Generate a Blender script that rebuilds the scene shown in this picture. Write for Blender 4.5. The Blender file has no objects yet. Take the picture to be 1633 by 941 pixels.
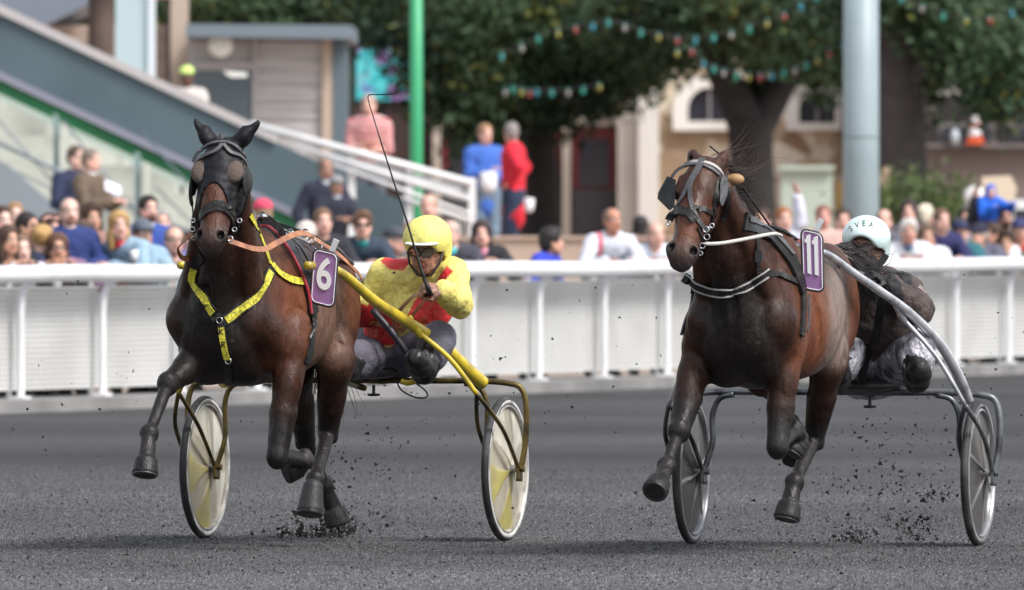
import bpy, math, random
import numpy as np
from mathutils import Vector, Matrix
from mathutils.bvhtree import BVHTree

# ------------------------------------------------------------------ camera, sky, sun, exposure
SC = bpy.context.scene
COL = SC.collection
FPX = 18144.0            # focal length in photograph pixels (400 mm lens, 1633 px wide)
HC = 1.48                # camera height
HORIZ = 362.0            # photograph row of the horizon
CX = 816.5
cam_d = bpy.data.cameras.new('camera')
cam = bpy.data.objects.new('camera', cam_d); COL.objects.link(cam)
cam.location = (0, 0, HC); cam.rotation_euler = (math.radians(90), 0, 0)
cam_d.lens = 400; cam_d.sensor_width = 36; cam_d.sensor_fit = 'HORIZONTAL'
cam_d.shift_y = -(470.5 - HORIZ) / 1633.0
cam_d.clip_start = 1; cam_d.clip_end = 1500
cam_d.dof.use_dof = True; cam_d.dof.focus_distance = 52.8; cam_d.dof.aperture_fstop = 7.0
SC.camera = cam
w = bpy.data.worlds.new('World'); SC.world = w; w.use_nodes = True
nt = w.node_tree; bg = nt.nodes['Background']
sky = nt.nodes.new('ShaderNodeTexSky'); sky.sky_type = 'NISHITA'; sky.sun_disc = False
SUN_EL, SUN_AZ = math.radians(50), math.radians(128)      # azimuth clockwise from +Y
sky.sun_elevation = SUN_EL; sky.sun_rotation = SUN_AZ
sky.dust_density = 3.0; sky.air_density = 1.0
hs = nt.nodes.new('ShaderNodeHueSaturation'); hs.inputs['Saturation'].default_value = 0.35
nt.links.new(sky.outputs[0], hs.inputs['Color']); nt.links.new(hs.outputs[0], bg.inputs[0])
bg.inputs[1].default_value = 0.15
sd = bpy.data.lights.new('sun', 'SUN'); sd.energy = 1.7; sd.angle = math.radians(16); sd.color = (1, .97, .93)
sun = bpy.data.objects.new('sun', sd); COL.objects.link(sun)
_dv = Vector((math.sin(SUN_AZ)*math.cos(SUN_EL), math.cos(SUN_AZ)*math.cos(SUN_EL), math.sin(SUN_EL)))
sun.rotation_euler = _dv.to_track_quat('Z', 'Y').to_euler(); sun.location = (0, 20, 30)
SC.view_settings.view_transform = 'Standard'; SC.view_settings.look = 'None'
SC.view_settings.gamma = 1; SC.view_settings.exposure = 0.75
SC.cycles.use_denoising = True
SC.cycles.max_bounces = 6; SC.cycles.transparent_max_bounces = 6
R = math.radians
random.seed(7); RNG = np.random.default_rng(7)

# ------------------------------------------------------------------ materials
MATS = {}
def mat(name, color=(.5,.5,.5), rough=.6, metal=0., attr=False, var=.0, vscale=8., bump=0., bscale=60., coat=0., sheen=0., emit=None, spec=.5,
        coord='Object', vstretch=(1,1,1), trans=0., dark=None, dscale=3., damt=.0, alpha=None, bstretch=None, bdist=.01):
    """procedural material: base colour (or the Col attribute) with noise variation, optional dirt patches and bump"""
    if name in MATS: return MATS[name]
    m = bpy.data.materials.new(name); m.use_nodes = True; MATS[name] = m
    n = m.node_tree; b = n.nodes['Principled BSDF']; L = n.links.new
    b.inputs['Roughness'].default_value = rough; b.inputs['Metallic'].default_value = metal
    b.inputs['Specular IOR Level'].default_value = spec
    b.inputs['Coat Weight'].default_value = coat; b.inputs['Coat Roughness'].default_value = .15
    b.inputs['Sheen Weight'].default_value = sheen
    b.inputs['Transmission Weight'].default_value = trans
    if alpha is not None: b.inputs['Alpha'].default_value = alpha
    tc = n.nodes.new('ShaderNodeTexCoord')
    def noise(scale, detail=4, stretch=None):
        t = n.nodes.new('ShaderNodeTexNoise'); t.inputs['Scale'].default_value = scale; t.inputs['Detail'].default_value = detail
        mp = n.nodes.new('ShaderNodeMapping'); mp.inputs['Scale'].default_value = stretch or vstretch
        L(tc.outputs[coord], mp.inputs[0]); L(mp.outputs[0], t.inputs['Vector']); return t
    if attr:
        at = n.nodes.new('ShaderNodeAttribute'); at.attribute_name = 'Col'; c = at.outputs['Color']
    else:
        rgb = n.nodes.new('ShaderNodeRGB'); rgb.outputs[0].default_value = (*color, 1); c = rgb.outputs[0]
    if var:
        t = noise(vscale); mr = n.nodes.new('ShaderNodeMapRange')
        mr.inputs['From Min'].default_value = .3; mr.inputs['From Max'].default_value = .7
        mr.inputs['To Min'].default_value = 1-var; mr.inputs['To Max'].default_value = 1+var
        L(t.outputs['Fac'], mr.inputs['Value'])
        vm = n.nodes.new('ShaderNodeVectorMath'); vm.operation = 'SCALE'
        L(c, vm.inputs[0]); L(mr.outputs[0], vm.inputs['Scale']); c = vm.outputs[0]
    if dark is not None:
        t = noise(dscale, 6); mr = n.nodes.new('ShaderNodeMapRange')
        mr.inputs['From Min'].default_value = .48; mr.inputs['From Max'].default_value = .62
        mr.inputs['To Min'].default_value = 0; mr.inputs['To Max'].default_value = damt
        L(t.outputs['Fac'], mr.inputs['Value'])
        mx = n.nodes.new('ShaderNodeMix'); mx.data_type = 'RGBA'
        L(mr.outputs[0], mx.inputs['Factor']); L(c, mx.inputs['A']); mx.inputs['B'].default_value = (*dark, 1); c = mx.outputs['Result']
    L(c, b.inputs['Base Color'])
    if bump:
        t = noise(bscale, 5, bstretch); bp = n.nodes.new('ShaderNodeBump'); bp.inputs['Strength'].default_value = bump; bp.inputs['Distance'].default_value = bdist
        L(t.outputs['Fac'], bp.inputs['Height']); L(bp.outputs[0], b.inputs['Normal'])
    if emit:
        b.inputs['Emission Color'].default_value = (*emit[:3], 1); b.inputs['Emission Strength'].default_value = emit[3]
    return m

# ------------------------------------------------------------------ objects
def setp(o, label=None, cat=None, group=None, kind=None):
    if label: o['label'] = label
    if cat: o['category'] = cat
    if group: o['group'] = group
    if kind: o['kind'] = kind
    return o
def empty(name, label, cat, loc=(0,0,0), rotz=0., group=None):
    o = bpy.data.objects.new(name, None); COL.objects.link(o); o.empty_display_size = .2
    o.location = loc; o.rotation_euler = (0, 0, rotz); return setp(o, label, cat, group)
def mesh_obj(name, V, Fc, material, parent=None, cols=None, smooth=True, mats=None, midx=None):
    V = np.asarray(V, dtype=np.float32).reshape(-1, 3)
    me = bpy.data.meshes.new(name)
    if isinstance(Fc, np.ndarray) and Fc.ndim == 2:
        n, k = Fc.shape
        me.vertices.add(len(V)); me.vertices.foreach_set('co', V.ravel())
        me.loops.add(n*k); me.loops.foreach_set('vertex_index', Fc.astype(np.int32).ravel())
        me.polygons.add(n); me.polygons.foreach_set('loop_start', np.arange(0, n*k, k, dtype=np.int32))
        me.polygons.foreach_set('loop_total', np.full(n, k, dtype=np.int32))
        me.update(calc_edges=True)
    else:
        me.from_pydata([tuple(map(float, v)) for v in V], [], [tuple(int(i) for i in f) for f in Fc]); me.update()
    for mm in (mats or [material]): me.materials.append(mm)
    if midx is not None: me.polygons.foreach_set('material_index', np.asarray(midx, dtype=np.int32))
    me.polygons.foreach_set('use_smooth', np.full(len(me.polygons), bool(smooth)))
    if cols is not None:
        ca = me.color_attributes.new('Col', 'FLOAT_COLOR', 'POINT')
        c4 = np.ones((len(V), 4), dtype=np.float32); c4[:, :3] = cols; ca.data.foreach_set('color', c4.ravel())
    o = bpy.data.objects.new(name, me); COL.objects.link(o)
    if parent is not None: o.parent = parent
    return o
class MB:
    """collects boxes, tubes, prisms into one mesh"""
    def __init__(s): s.v = []; s.f = []; s.m = []; s.n = 0
    def add(s, V, F, mi=0):
        V = [tuple(map(float, v)) for v in V]
        s.v += V; s.f += [tuple(i+s.n for i in f) for f in F]; s.m += [mi]*len(F); s.n += len(V); return s
    def box(s, lo, hi, mi=0, bev=0.):
        x0,y0,z0 = lo; x1,y1,z1 = hi
        V = [(x0,y0,z0),(x1,y0,z0),(x1,y1,z0),(x0,y1,z0),(x0,y0,z1),(x1,y0,z1),(x1,y1,z1),(x0,y1,z1)]
        return s.add(V, [(0,3,2,1),(4,5,6,7),(0,1,5,4),(1,2,6,5),(2,3,7,6),(3,0,4,7)], mi)
    def hexa(s, V8, mi=0):
        return s.add(V8, [(0,3,2,1),(4,5,6,7),(0,1,5,4),(1,2,6,5),(2,3,7,6),(3,0,4,7)], mi)
    def prism(s, pts, d, mi=0):
        """polygon pts (3d list) extruded by vector d"""
        n = len(pts); P = [Vector(p) for p in pts]; d = Vector(d)
        V = P + [p+d for p in P]
        F = [tuple(range(n))[::-1], tuple(range(n, 2*n))] + [(i, (i+1) % n, (i+1) % n+n, i+n) for i in range(n)]
        return s.add(V, F, mi)
    def tube(s, pts, r, seg=10, mi=0, closed=False, caps=True, flat=None):
        P = [Vector(p) for p in pts]; n = len(P); rr = r if hasattr(r, '__len__') else [r]*n
        T = [((P[(i+1) % n] if closed or i < n-1 else P[i]) - (P[i-1] if closed or i > 0 else P[i])).normalized() for i in range(n)]
        a = T[0].orthogonal().normalized(); V = []
        for i in range(n):
            a = (a - T[i]*a.dot(T[i])); a = a.normalized() if a.length > 1e-6 else T[i].orthogonal().normalized()
            b = T[i].cross(a)
            for k in range(seg):
                t = 2*math.pi*k/seg; V.append(P[i] + (a*math.cos(t)+b*math.sin(t))*rr[i])
        F = []; m = n if closed else n-1
        for i in range(m):
            j = (i+1) % n
            for k in range(seg):
                F.append((i*seg+k, i*seg+(k+1) % seg, j*seg+(k+1) % seg, j*seg+k))
        if not closed and caps: F += [tuple(range(seg))[::-1], tuple(range((n-1)*seg, n*seg))]
        return s.add(V, F, mi)
    def lathe(s, prof, seg=32, axis=(0,0,1), o=(0,0,0), mi=0, closed=False):
        """prof: (radius, height) list turned about axis through o"""
        ax = Vector(axis).normalized(); a = ax.orthogonal().normalized(); b = ax.cross(a); o = Vector(o); V = []
        for r, h in prof:
            for k in range(seg):
                t = 2*math.pi*k/seg; V.append(o + ax*h + (a*math.cos(t)+b*math.sin(t))*max(r, 1e-4))
        n = len(prof); F = []
        for i in range(n if closed else n-1):
            j = (i+1) % n
            for k in range(seg): F.append((i*seg+k, i*seg+(k+1) % seg, j*seg+(k+1) % seg, j*seg+k))
        return s.add(V, F, mi)
    def build(s, name, material, parent=None, smooth=False, mats=None):
        o = mesh_obj(name, s.v, s.f, material, parent, smooth=smooth, mats=mats, midx=s.m if mats else None)
        if smooth == 'auto':
            try: o.data.set_sharp_from_angle(angle=R(40))
            except Exception: pass
        return o
def catmull(P, sub=8, closed=False):
    P = np.asarray(P, float); n = len(P)
    if n < 3: 
        t = np.linspace(0, 1, sub+1)[:, None]; return P[0]*(1-t)+P[-1]*t
    out = []
    for i in range(n if closed else n-1):
        if closed: p0, p1, p2, p3 = P[i-1], P[i], P[(i+1) % n], P[(i+2) % n]
        else: p0, p1, p2, p3 = P[max(i-1, 0)], P[i], P[i+1], P[min(i+2, n-1)]
        for t in np.arange(sub)/sub:
            out.append(.5*((2*p1)+(-p0+p2)*t+(2*p0-5*p1+4*p2-p3)*t*t+(-p0+3*p1-3*p2+p3)*t**3))
    if not closed: out.append(P[-1])
    return np.array(out)
def at(px, py, Y):
    """world point that lies at photograph pixel (px, py) at distance Y"""
    return Vector(((px-CX)/FPX*Y, Y, HC-(py-HORIZ)/FPX*Y))

# ------------------------------------------------------------------ implicit surfaces
def _u(v): v = np.asarray(v, float); return v/np.linalg.norm(v)
class Cap:
    def __init__(s, a, b, ra, rb=None, k=.03, col=None, flat=1., n=(0,1,0), op='u'):
        s.a = np.asarray(a, float); s.b = np.asarray(b, float); s.ra = ra; s.rb = ra if rb is None else rb
        s.k = k; s.col = col; s.flat = flat; s.nn = _u(n); s.op = op
    def d(s, p):
        ba = s.b-s.a; L2 = max(float(ba@ba), 1e-9); pa = p-s.a
        t = np.clip(pa@ba/L2, 0, 1)[..., None]; q = pa-t*ba
        if s.flat != 1.: q = q+(1/s.flat-1)*(q@s.nn)[..., None]*s.nn
        return np.sqrt((q*q).sum(-1))-(s.ra+t[..., 0]*(s.rb-s.ra))
    def bb(s):
        r = max(s.ra, s.rb)*max(1, s.flat); return np.minimum(s.a, s.b)-r, np.maximum(s.a, s.b)+r
    def grow(s, g): return Cap(s.a, s.b, s.ra+g, s.rb+g, s.k, s.col, s.flat, s.nn, s.op)
class Ell:
    def __init__(s, c, r, M=None, k=.03, col=None, op='u'):
        s.c = np.asarray(c, float); s.r = np.asarray(r, float)*np.ones(3); s.M = np.eye(3) if M is None else np.asarray(M, float)
        s.k = k; s.col = col; s.op = op      # M: columns are the ellipsoid axes
    def d(s, p):
        q = (p-s.c)@s.M; a = q/s.r; k0 = np.sqrt((a*a).sum(-1)); a = a/s.r; k1 = np.sqrt((a*a).sum(-1))+1e-9
        return k0*(k0-1)/k1
    def bb(s):
        e = np.sqrt(((s.M*s.r)**2).sum(1)); return s.c-e, s.c+e
    def grow(s, g): return Ell(s.c, s.r+g, s.M, s.k, s.col, s.op)
class Frus:
    """cone with flat ends"""
    def __init__(s, a, b, ra, rb, k=.01, col=None, op='u', e=.006):
        s.a = np.asarray(a, float); s.b = np.asarray(b, float); s.ra = ra; s.rb = rb; s.k = k; s.col = col; s.op = op; s.e = e
    def d(s, p):
        ba = s.b-s.a; L = np.linalg.norm(ba); u = ba/L; pa = p-s.a; h = pa@u; q = pa-h[..., None]*u
        t = np.clip(h/L, 0, 1); x = np.sqrt((q*q).sum(-1))-(s.ra+(s.rb-s.ra)*t)+s.e; y = np.maximum(-h, h-L)+s.e
        return np.minimum(np.maximum(x, y), 0)+np.sqrt(np.maximum(x, 0)**2+np.maximum(y, 0)**2)-s.e
    def bb(s):
        r = max(s.ra, s.rb); return np.minimum(s.a, s.b)-r, np.maximum(s.a, s.b)+r
    def grow(s, g):
        u = _u(s.b-s.a)*g; return Frus(s.a-u, s.b+u, s.ra+g, s.rb+g, s.k, s.col, s.op, s.e)
class Loft:
    """x stations (x, yc, zc, w, h) of superelliptic sections"""
    def __init__(s, st, k=.05, col=None, e=2.3, op='u', sub=6):
        S = catmull(np.asarray(st, float), sub); s.S = S[np.argsort(S[:, 0])]; s.k = k; s.col = col; s.e = e; s.op = op; s.g = 0
    def d(s, p):
        S = s.S; x = p[..., 0]; I = [np.interp(x, S[:, 0], S[:, i]) for i in range(1, 5)]
        w = np.maximum(I[2], .004)+s.g; h = np.maximum(I[3], .004)+s.g
        rr = (np.abs((p[..., 1]-I[0])/w)**s.e+np.abs((p[..., 2]-I[1])/h)**s.e)**(1/s.e)
        d = (rr-1)*np.minimum(w, h); o = np.maximum(S[0, 0]-s.g-x, x-S[-1, 0]-s.g)
        return np.where(o > 0, np.sqrt(np.maximum(d, 0)**2+o*o), d)
    def bb(s):
        S = s.S; w = S[:, 3].max()+s.g; h = S[:, 4].max()+s.g
        return np.array([S[0, 0], S[:, 1].min()-w, S[:, 2].min()-h]), np.array([S[-1, 0], S[:, 1].max()+w, S[:, 2].max()+h])
    def grow(s, g):
        import copy; c = copy.copy(s); c.g = s.g+g; return c
class Half:
    """half space: keeps the side opposite to n (op 'i')"""
    def __init__(s, c, n, k=.004, op='i', col=None): s.c = np.asarray(c, float); s.n = _u(n); s.k = k; s.op = op; s.col = col
    def d(s, p): return (p-s.c)@s.n
    def bb(s): return np.array([-99.]*3), np.array([99.]*3)
def nets(F, org, cell):
    s = F < 0
    def sh(a, i, j, k): return a[i:a.shape[0]-1+i, j:a.shape[1]-1+j, k:a.shape[2]-1+k]
    C = [(i, j, k) for i in (0, 1) for j in (0, 1) for k in (0, 1)]
    an = np.zeros(tuple(np.array(s.shape)-1), bool); al = np.ones_like(an)
    for c in C: x = sh(s, *c); an |= x; al &= x
    idx = np.argwhere(an & ~al)
    gid = np.full(an.shape, -1, np.int32); gid[idx[:, 0], idx[:, 1], idx[:, 2]] = np.arange(len(idx))
    P = np.zeros((len(idx), 3)); N = np.zeros(len(idx))
    for a in C:
        for ax in range(3):
            if a[ax]: continue
            b = list(a); b[ax] = 1
            fa = F[idx[:, 0]+a[0], idx[:, 1]+a[1], idx[:, 2]+a[2]]; fb = F[idx[:, 0]+b[0], idx[:, 1]+b[1], idx[:, 2]+b[2]]
            m = (fa < 0) != (fb < 0); t = np.where(m, fa/np.where(m, fa-fb, 1), 0)
            q = np.tile(np.array(a, float), (len(idx), 1)); q[:, ax] = t
            P += q*m[:, None]; N += m
    V = org+(idx+P/N[:, None])*cell
    Q = []
    for ax in range(3):
        a0 = [slice(1, -1)]*3; a1 = [slice(1, -1)]*3; a0[ax] = slice(0, -1); a1[ax] = slice(1, None)
        s0 = s[tuple(a0)]; s1 = s[tuple(a1)]; e = np.argwhere(s0 != s1)
        if not len(e): continue
        inside0 = s0[e[:, 0], e[:, 1], e[:, 2]]
        off = np.ones(3, int); off[ax] = 0; e = e+off
        u, v = [(1, 2), (2, 0), (0, 1)][ax]
        def g(du, dv):
            c = e.copy(); c[:, u] -= du; c[:, v] -= dv; return gid[c[:, 0], c[:, 1], c[:, 2]]
        q = np.stack([g(1, 1), g(0, 1), g(0, 0), g(1, 0)], 1)
        q[~inside0] = q[~inside0][:, ::-1]; Q.append(q)
    return V, np.concatenate(Q)
def solid(prims, cell=.01, wr=None, extra=.0, tau=.012, base=(.5,.5,.5)):
    """polygonise a list of prims. ops: u union, s subtract, i intersect, p paint only. returns V, F, colours"""
    U = [p for p in prims if p.op == 'u']
    lo = np.min([p.bb()[0] for p in U], 0)-.03-extra; hi = np.max([p.bb()[1] for p in U], 0)+.03+extra
    n = np.ceil((hi-lo)/cell).astype(int)+1
    F = np.full(tuple(n), 1., np.float32); ax = [lo[i]+np.arange(n[i])*cell for i in range(3)]
    for p in prims:
        if p.op == 'p': continue
        a, b = p.bb(); m = p.k+cell*2.5+.01; i0 = np.maximum(np.floor((a-m-lo)/cell).astype(int), 0); i1 = np.minimum(np.ceil((b+m-lo)/cell).astype(int)+1, n)
        if (i1 <= i0).any(): continue
        G = np.stack(np.meshgrid(*[ax[i][i0[i]:i1[i]] for i in range(3)], indexing='ij'), -1)
        d = p.d(G).astype(np.float32); S = F[i0[0]:i1[0], i0[1]:i1[1], i0[2]:i1[2]]; k = p.k
        if p.op == 's': d = -d
        h = np.maximum(k-np.abs(S-d), 0)/k
        S[...] = (np.minimum(S, d)-h*h*k/4) if p.op == 'u' else (np.maximum(S, d)+h*h*k/4)
    if wr is not None:
        G = np.stack(np.meshgrid(*ax, indexing='ij'), -1); m = np.abs(F) < cell*4+.02; F[m] += wr(G[m]).astype(np.float32)
    F[0] = F[-1] = 1; F[:, 0] = F[:, -1] = 1; F[:, :, 0] = F[:, :, -1] = 1
    V, Q = nets(F, lo, cell)
    W = np.full(len(V), 1e-6); Cc = np.tile(np.array(base, float)*1e-6, (len(V), 1))
    for p in prims:
        if p.op == 'u' and p.col is not None:
            w_ = np.exp(-np.clip(p.d(V)+.01, 0, .5)/tau); W += w_; Cc += w_[:, None]*np.array(p.col)
    Cc /= W[:, None]
    for p in prims:
        if p.op == 'p':
            t = np.clip(.5-p.d(V)/(2*p.k), 0, 1)[:, None]; t = t*t*(3-2*t); Cc = Cc*(1-t)+np.array(p.col)*t
    return V, Q, Cc
def folds(seed, amp, freq):
    """cloth wrinkles: a few warped sine waves"""
    r = np.random.default_rng(seed); K = r.normal(size=(5, 3))*freq; ph = r.uniform(0, 6.28, 5)
    def f(p):
        o = 0
        for i in range(5):
            x = np.sin(.55*(p@K[i])+ph[i]+1.2*np.sin(p@K[(i+2) % 5]*.45+ph[(i+1) % 5])); o = o+(1.1-2.2*np.sqrt(np.abs(x)))*1.1
        return o*amp/5
    return f

# ------------------------------------------------------------------ a frame that travels with each horse and sulky
class Frame:
    def __init__(s, ax_px, Y, deg, axle_f):
        a = math.radians(deg); s.h = np.array([-math.sin(a), -math.cos(a)]); s.l = np.array([math.cos(a), -math.sin(a)])
        s.rot = math.atan2(s.h[1], s.h[0]); A = np.array([(ax_px-CX)/FPX*Y, Y]); s.O = A-axle_f*s.h
    def P(s, px, py, f):
        """local point (forward f, left, up) seen at photograph pixel px, py"""
        a = (px-CX)/FPX; bx, by = s.O+f*s.h; sl = (a*by-bx)/(s.l[0]-a*s.l[1]); Y = by+sl*s.l[1]
        return np.array([f, sl, HC-(py-HORIZ)*Y/FPX])
    def W(s, p): q = s.O+p[0]*s.h+p[1]*s.l; return (float(q[0]), float(q[1]), float(p[2]))
    def cam(s): d = -s.O; return np.array([d@s.h, d@s.l, HC])
    def px(s, p):
        x, y, z = s.W(p); return CX+FPX*x/y, HORIZ+FPX*(HC-z)/y
    def root(s, name, label, cat, base=(0,0,0), group=None):
        o = empty(name, label, cat, s.W(base), s.rot, group); o['_b'] = list(map(float, base)); return o
class Skin:
    """surface that straps and laces are laid on"""
    def __init__(s, fr, V, F): s.fr = fr; s.t = BVHTree.FromPolygons([tuple(v) for v in V], [tuple(int(i) for i in f) for f in F]); s.c = Vector(fr.cam())
    def hit(s, px, py):
        d = Vector(s.fr.P(px, py, 0))-s.c; d.normalize(); h = s.t.ray_cast(s.c, d); return h[0], h[1]
    def path(s, pts, lift=.006, sub=6):
        """pts: (px, py) laid on the surface or (px, py, f) free"""
        Q = catmull([(p[0], p[1], p[2] if len(p) > 2 else np.nan) for p in pts], sub) if all(len(p) == 2 for p in pts) else None
        raw = np.array([(p[0], p[1]) for p in pts], float); Q = catmull(raw, sub); n = len(Q)
        ff = np.full(len(pts), np.nan)
        for i, p in enumerate(pts):
            if len(p) > 2: ff[i] = p[2]
        out = [None]*n; nr = [None]*n
        for i in range(n):
            t = i/sub; a = int(min(t, len(pts)-1)); b = min(a+1, len(pts)-1)
            fa, fb = ff[a], ff[b]
            if not (np.isnan(fa) or np.isnan(fb)):
                u = t-a; out[i] = s.fr.P(Q[i, 0], Q[i, 1], fa*(1-u)+fb*u); nr[i] = None; continue
            h, nn = s.hit(Q[i, 0], Q[i, 1])
            if h is not None: out[i] = np.array(h+nn*lift); nr[i] = np.array(nn)
        ok = [i for i in range(n) if out[i] is not None]
        if not ok: raise ValueError('strap misses')
        for i in range(n):
            if out[i] is None:
                j = min(ok, key=lambda a: abs(a-i)); out[i] = s.fr.P(Q[i, 0], Q[i, 1], out[j][0])
        okn = [i for i in range(n) if nr[i] is not None]
        cd = _u(np.array(s.c)-out[0])
        for i in range(n):
            if nr[i] is None: nr[i] = nr[min(okn, key=lambda a: abs(a-i))] if okn and min(abs(a-i) for a in okn) < 3 else cd
        return np.array(out), np.array(nr)
def ribbon(mb, P, N, w, t=.004, mi=0, closed=False):
    n = len(P); V = []; ww = w if hasattr(w, '__len__') else [w]*n
    for i in range(n):
        a = P[(i+1) % n] if (closed or i < n-1) else P[i]; b = P[i-1] if (closed or i > 0) else P[i]
        T = _u(a-b+1e-9); S = np.cross(T, N[i]); S = S/(np.linalg.norm(S)+1e-9); M = np.cross(S, T)
        h = ww[i]/2
        V += [P[i]-S*h-M*t/2, P[i]+S*h-M*t/2, P[i]+S*h+M*t/2, P[i]-S*h+M*t/2]
    F = []
    for i in range(n if closed else n-1):
        j = (i+1) % n
        for k in range(4): F.append((i*4+k, i*4+(k+1) % 4, j*4+(k+1) % 4, j*4+k))
    if not closed: F += [(0, 1, 2, 3)[::-1], (n*4-4, n*4-3, n*4-2, n*4-1)]
    mb.add(V, F, mi); return mb
def loc(V, root): return np.asarray(V, float)-np.array(list(root['_b']))
# ------------------------------------------------------------------ ground, track, kerb
FA = np.array([-4.09, 91.0]); FB = np.array([5.21, 115.7]); FD = (FB-FA)/np.linalg.norm(FB-FA)   # rail line
FN = np.array([FD[1], -FD[0]])          # towards the track (and right)
def fl(t, o=0.): return FA+FD*t+FN*o    # t metres along the rail, o metres towards the track
m_ground = mat('terrace_gravel', (.20,.155,.125), .95, var=.2, vscale=1.5)
o = MB().add([(-400,-50,-.02),(400,-50,-.02),(400,900,-.02),(-400,900,-.02)], [(0,1,2,3)]).build('ground', m_ground); setp(o, kind='structure')
m_track = bpy.data.materials.new('cinder_track'); m_track.use_nodes = True
n = m_track.node_tree; b = n.nodes['Principled BSDF']; L = n.links.new; b.inputs['Roughness'].default_value = .95; b.inputs['Specular IOR Level'].default_value = .25
tc = n.nodes.new('ShaderNodeTexCoord')
def _noise(scale, st, det=3, rough=.6):
    mp = n.nodes.new('ShaderNodeMapping'); mp.inputs['Scale'].default_value = st; L(tc.outputs['Object'], mp.inputs[0])
    t = n.nodes.new('ShaderNodeTexNoise'); t.inputs['Scale'].default_value = scale; t.inputs['Detail'].default_value = det; t.inputs['Roughness'].default_value = rough
    L(mp.outputs[0], t.inputs['Vector']); return t
t1 = _noise(135, (1, .16, 1), 3, .85); t2 = _noise(.5, (.35, .16, 1), 3); t3 = _noise(.22, (.1, .9, 1), 3, .5)
r1 = n.nodes.new('ShaderNodeValToRGB'); r1.color_ramp.elements[0].position = .36; r1.color_ramp.elements[1].position = .66
r1.color_ramp.elements[0].color = (.014,.014,.015,1); r1.color_ramp.elements[1].color = (.23,.228,.232,1)
e_ = r1.color_ramp.elements.new(.52); e_.color = (.050,.0495,.052,1)
L(t1.outputs['Fac'], r1.inputs['Fac'])
def _mr(t, a, c, lo, hi):
    q = n.nodes.new('ShaderNodeMapRange'); q.inputs['From Min'].default_value = a; q.inputs['From Max'].default_value = c
    q.inputs['To Min'].default_value = lo; q.inputs['To Max'].default_value = hi; L(t.outputs['Fac'], q.inputs['Value']); return q
q2 = _mr(t2, .35, .65, .82, 1.2); q3 = _mr(t3, .35, .65, .70, 1.22)
mm = n.nodes.new('ShaderNodeMath'); mm.operation = 'MULTIPLY'; L(q2.outputs[0], mm.inputs[0]); L(q3.outputs[0], mm.inputs[1])
sx_ = n.nodes.new('ShaderNodeSeparateXYZ'); L(tc.outputs['Object'], sx_.inputs[0])     # grazing-angle darkening painted into the far track colour
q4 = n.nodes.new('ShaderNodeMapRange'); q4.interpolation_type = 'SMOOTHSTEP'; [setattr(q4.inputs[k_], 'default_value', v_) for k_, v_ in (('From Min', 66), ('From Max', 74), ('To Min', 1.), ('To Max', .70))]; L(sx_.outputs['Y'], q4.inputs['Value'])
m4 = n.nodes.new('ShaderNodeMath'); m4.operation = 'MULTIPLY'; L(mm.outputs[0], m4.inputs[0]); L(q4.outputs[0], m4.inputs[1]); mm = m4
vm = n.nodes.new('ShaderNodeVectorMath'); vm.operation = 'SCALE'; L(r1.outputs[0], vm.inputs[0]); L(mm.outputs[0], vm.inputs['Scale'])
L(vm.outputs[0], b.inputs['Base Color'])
# track sheet: fine grit relief where the lens is in focus, coarse beyond
def grid_sheet(x0, x1, y0, y1, nx, ny, amp, z0, rng):
    X, Y = np.meshgrid(np.linspace(x0, x1, nx), np.linspace(y0, y1, ny), indexing='ij')
    Z = rng.gamma(.8, 1., X.shape)*amp*np.clip(1.35-(Y-44)/45, .3, 1); Z[0] = Z[-1] = 0; Z[:, 0] = Z[:, -1] = 0
    Z += z0
    V = np.stack([X, Y, Z], -1).reshape(-1, 3); I = np.arange(nx*ny).reshape(nx, ny)
    Fq = np.stack([I[:-1, :-1], I[1:, :-1], I[1:, 1:], I[:-1, 1:]], -1).reshape(-1, 4); return V, Fq
V1, F1 = grid_sheet(-3.4, 3.4, 44.5, 70, 700, 460, .0030, 0, RNG)
V2, F2 = grid_sheet(-8, 9, 70, 126, 200, 200, .003, 0, RNG)
# keep the far patch on the track side of the rail
mid = V2[F2].mean(1); side = (mid[:, :2]-FA)@FN; F2 = F2[side > .0]
V3 = np.array([(-60,-40,-.004),(60,-40,-.004),(60,44.5,-.004),(-60,44.5,-.004),(-60,44.5,-.004),(-3.4,44.5,-.004),(-3.4,91,-.004),(-60,-20,-.004)])
Vt = np.concatenate([V1, V2]); Ft = np.concatenate([F1, F2+len(V1)])
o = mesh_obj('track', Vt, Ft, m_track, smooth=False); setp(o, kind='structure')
pts = [fl(-160, .02), fl(160, .02), fl(160, 60), fl(-160, 60)]
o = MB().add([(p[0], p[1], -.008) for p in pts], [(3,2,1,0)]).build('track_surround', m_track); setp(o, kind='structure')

# ------------------------------------------------------------------ heads of the two teams
F6 = Frame(565, 53.8, 17, -1.42)
F11 = Frame(1331, 52.9, 14, -1.35)
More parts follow.
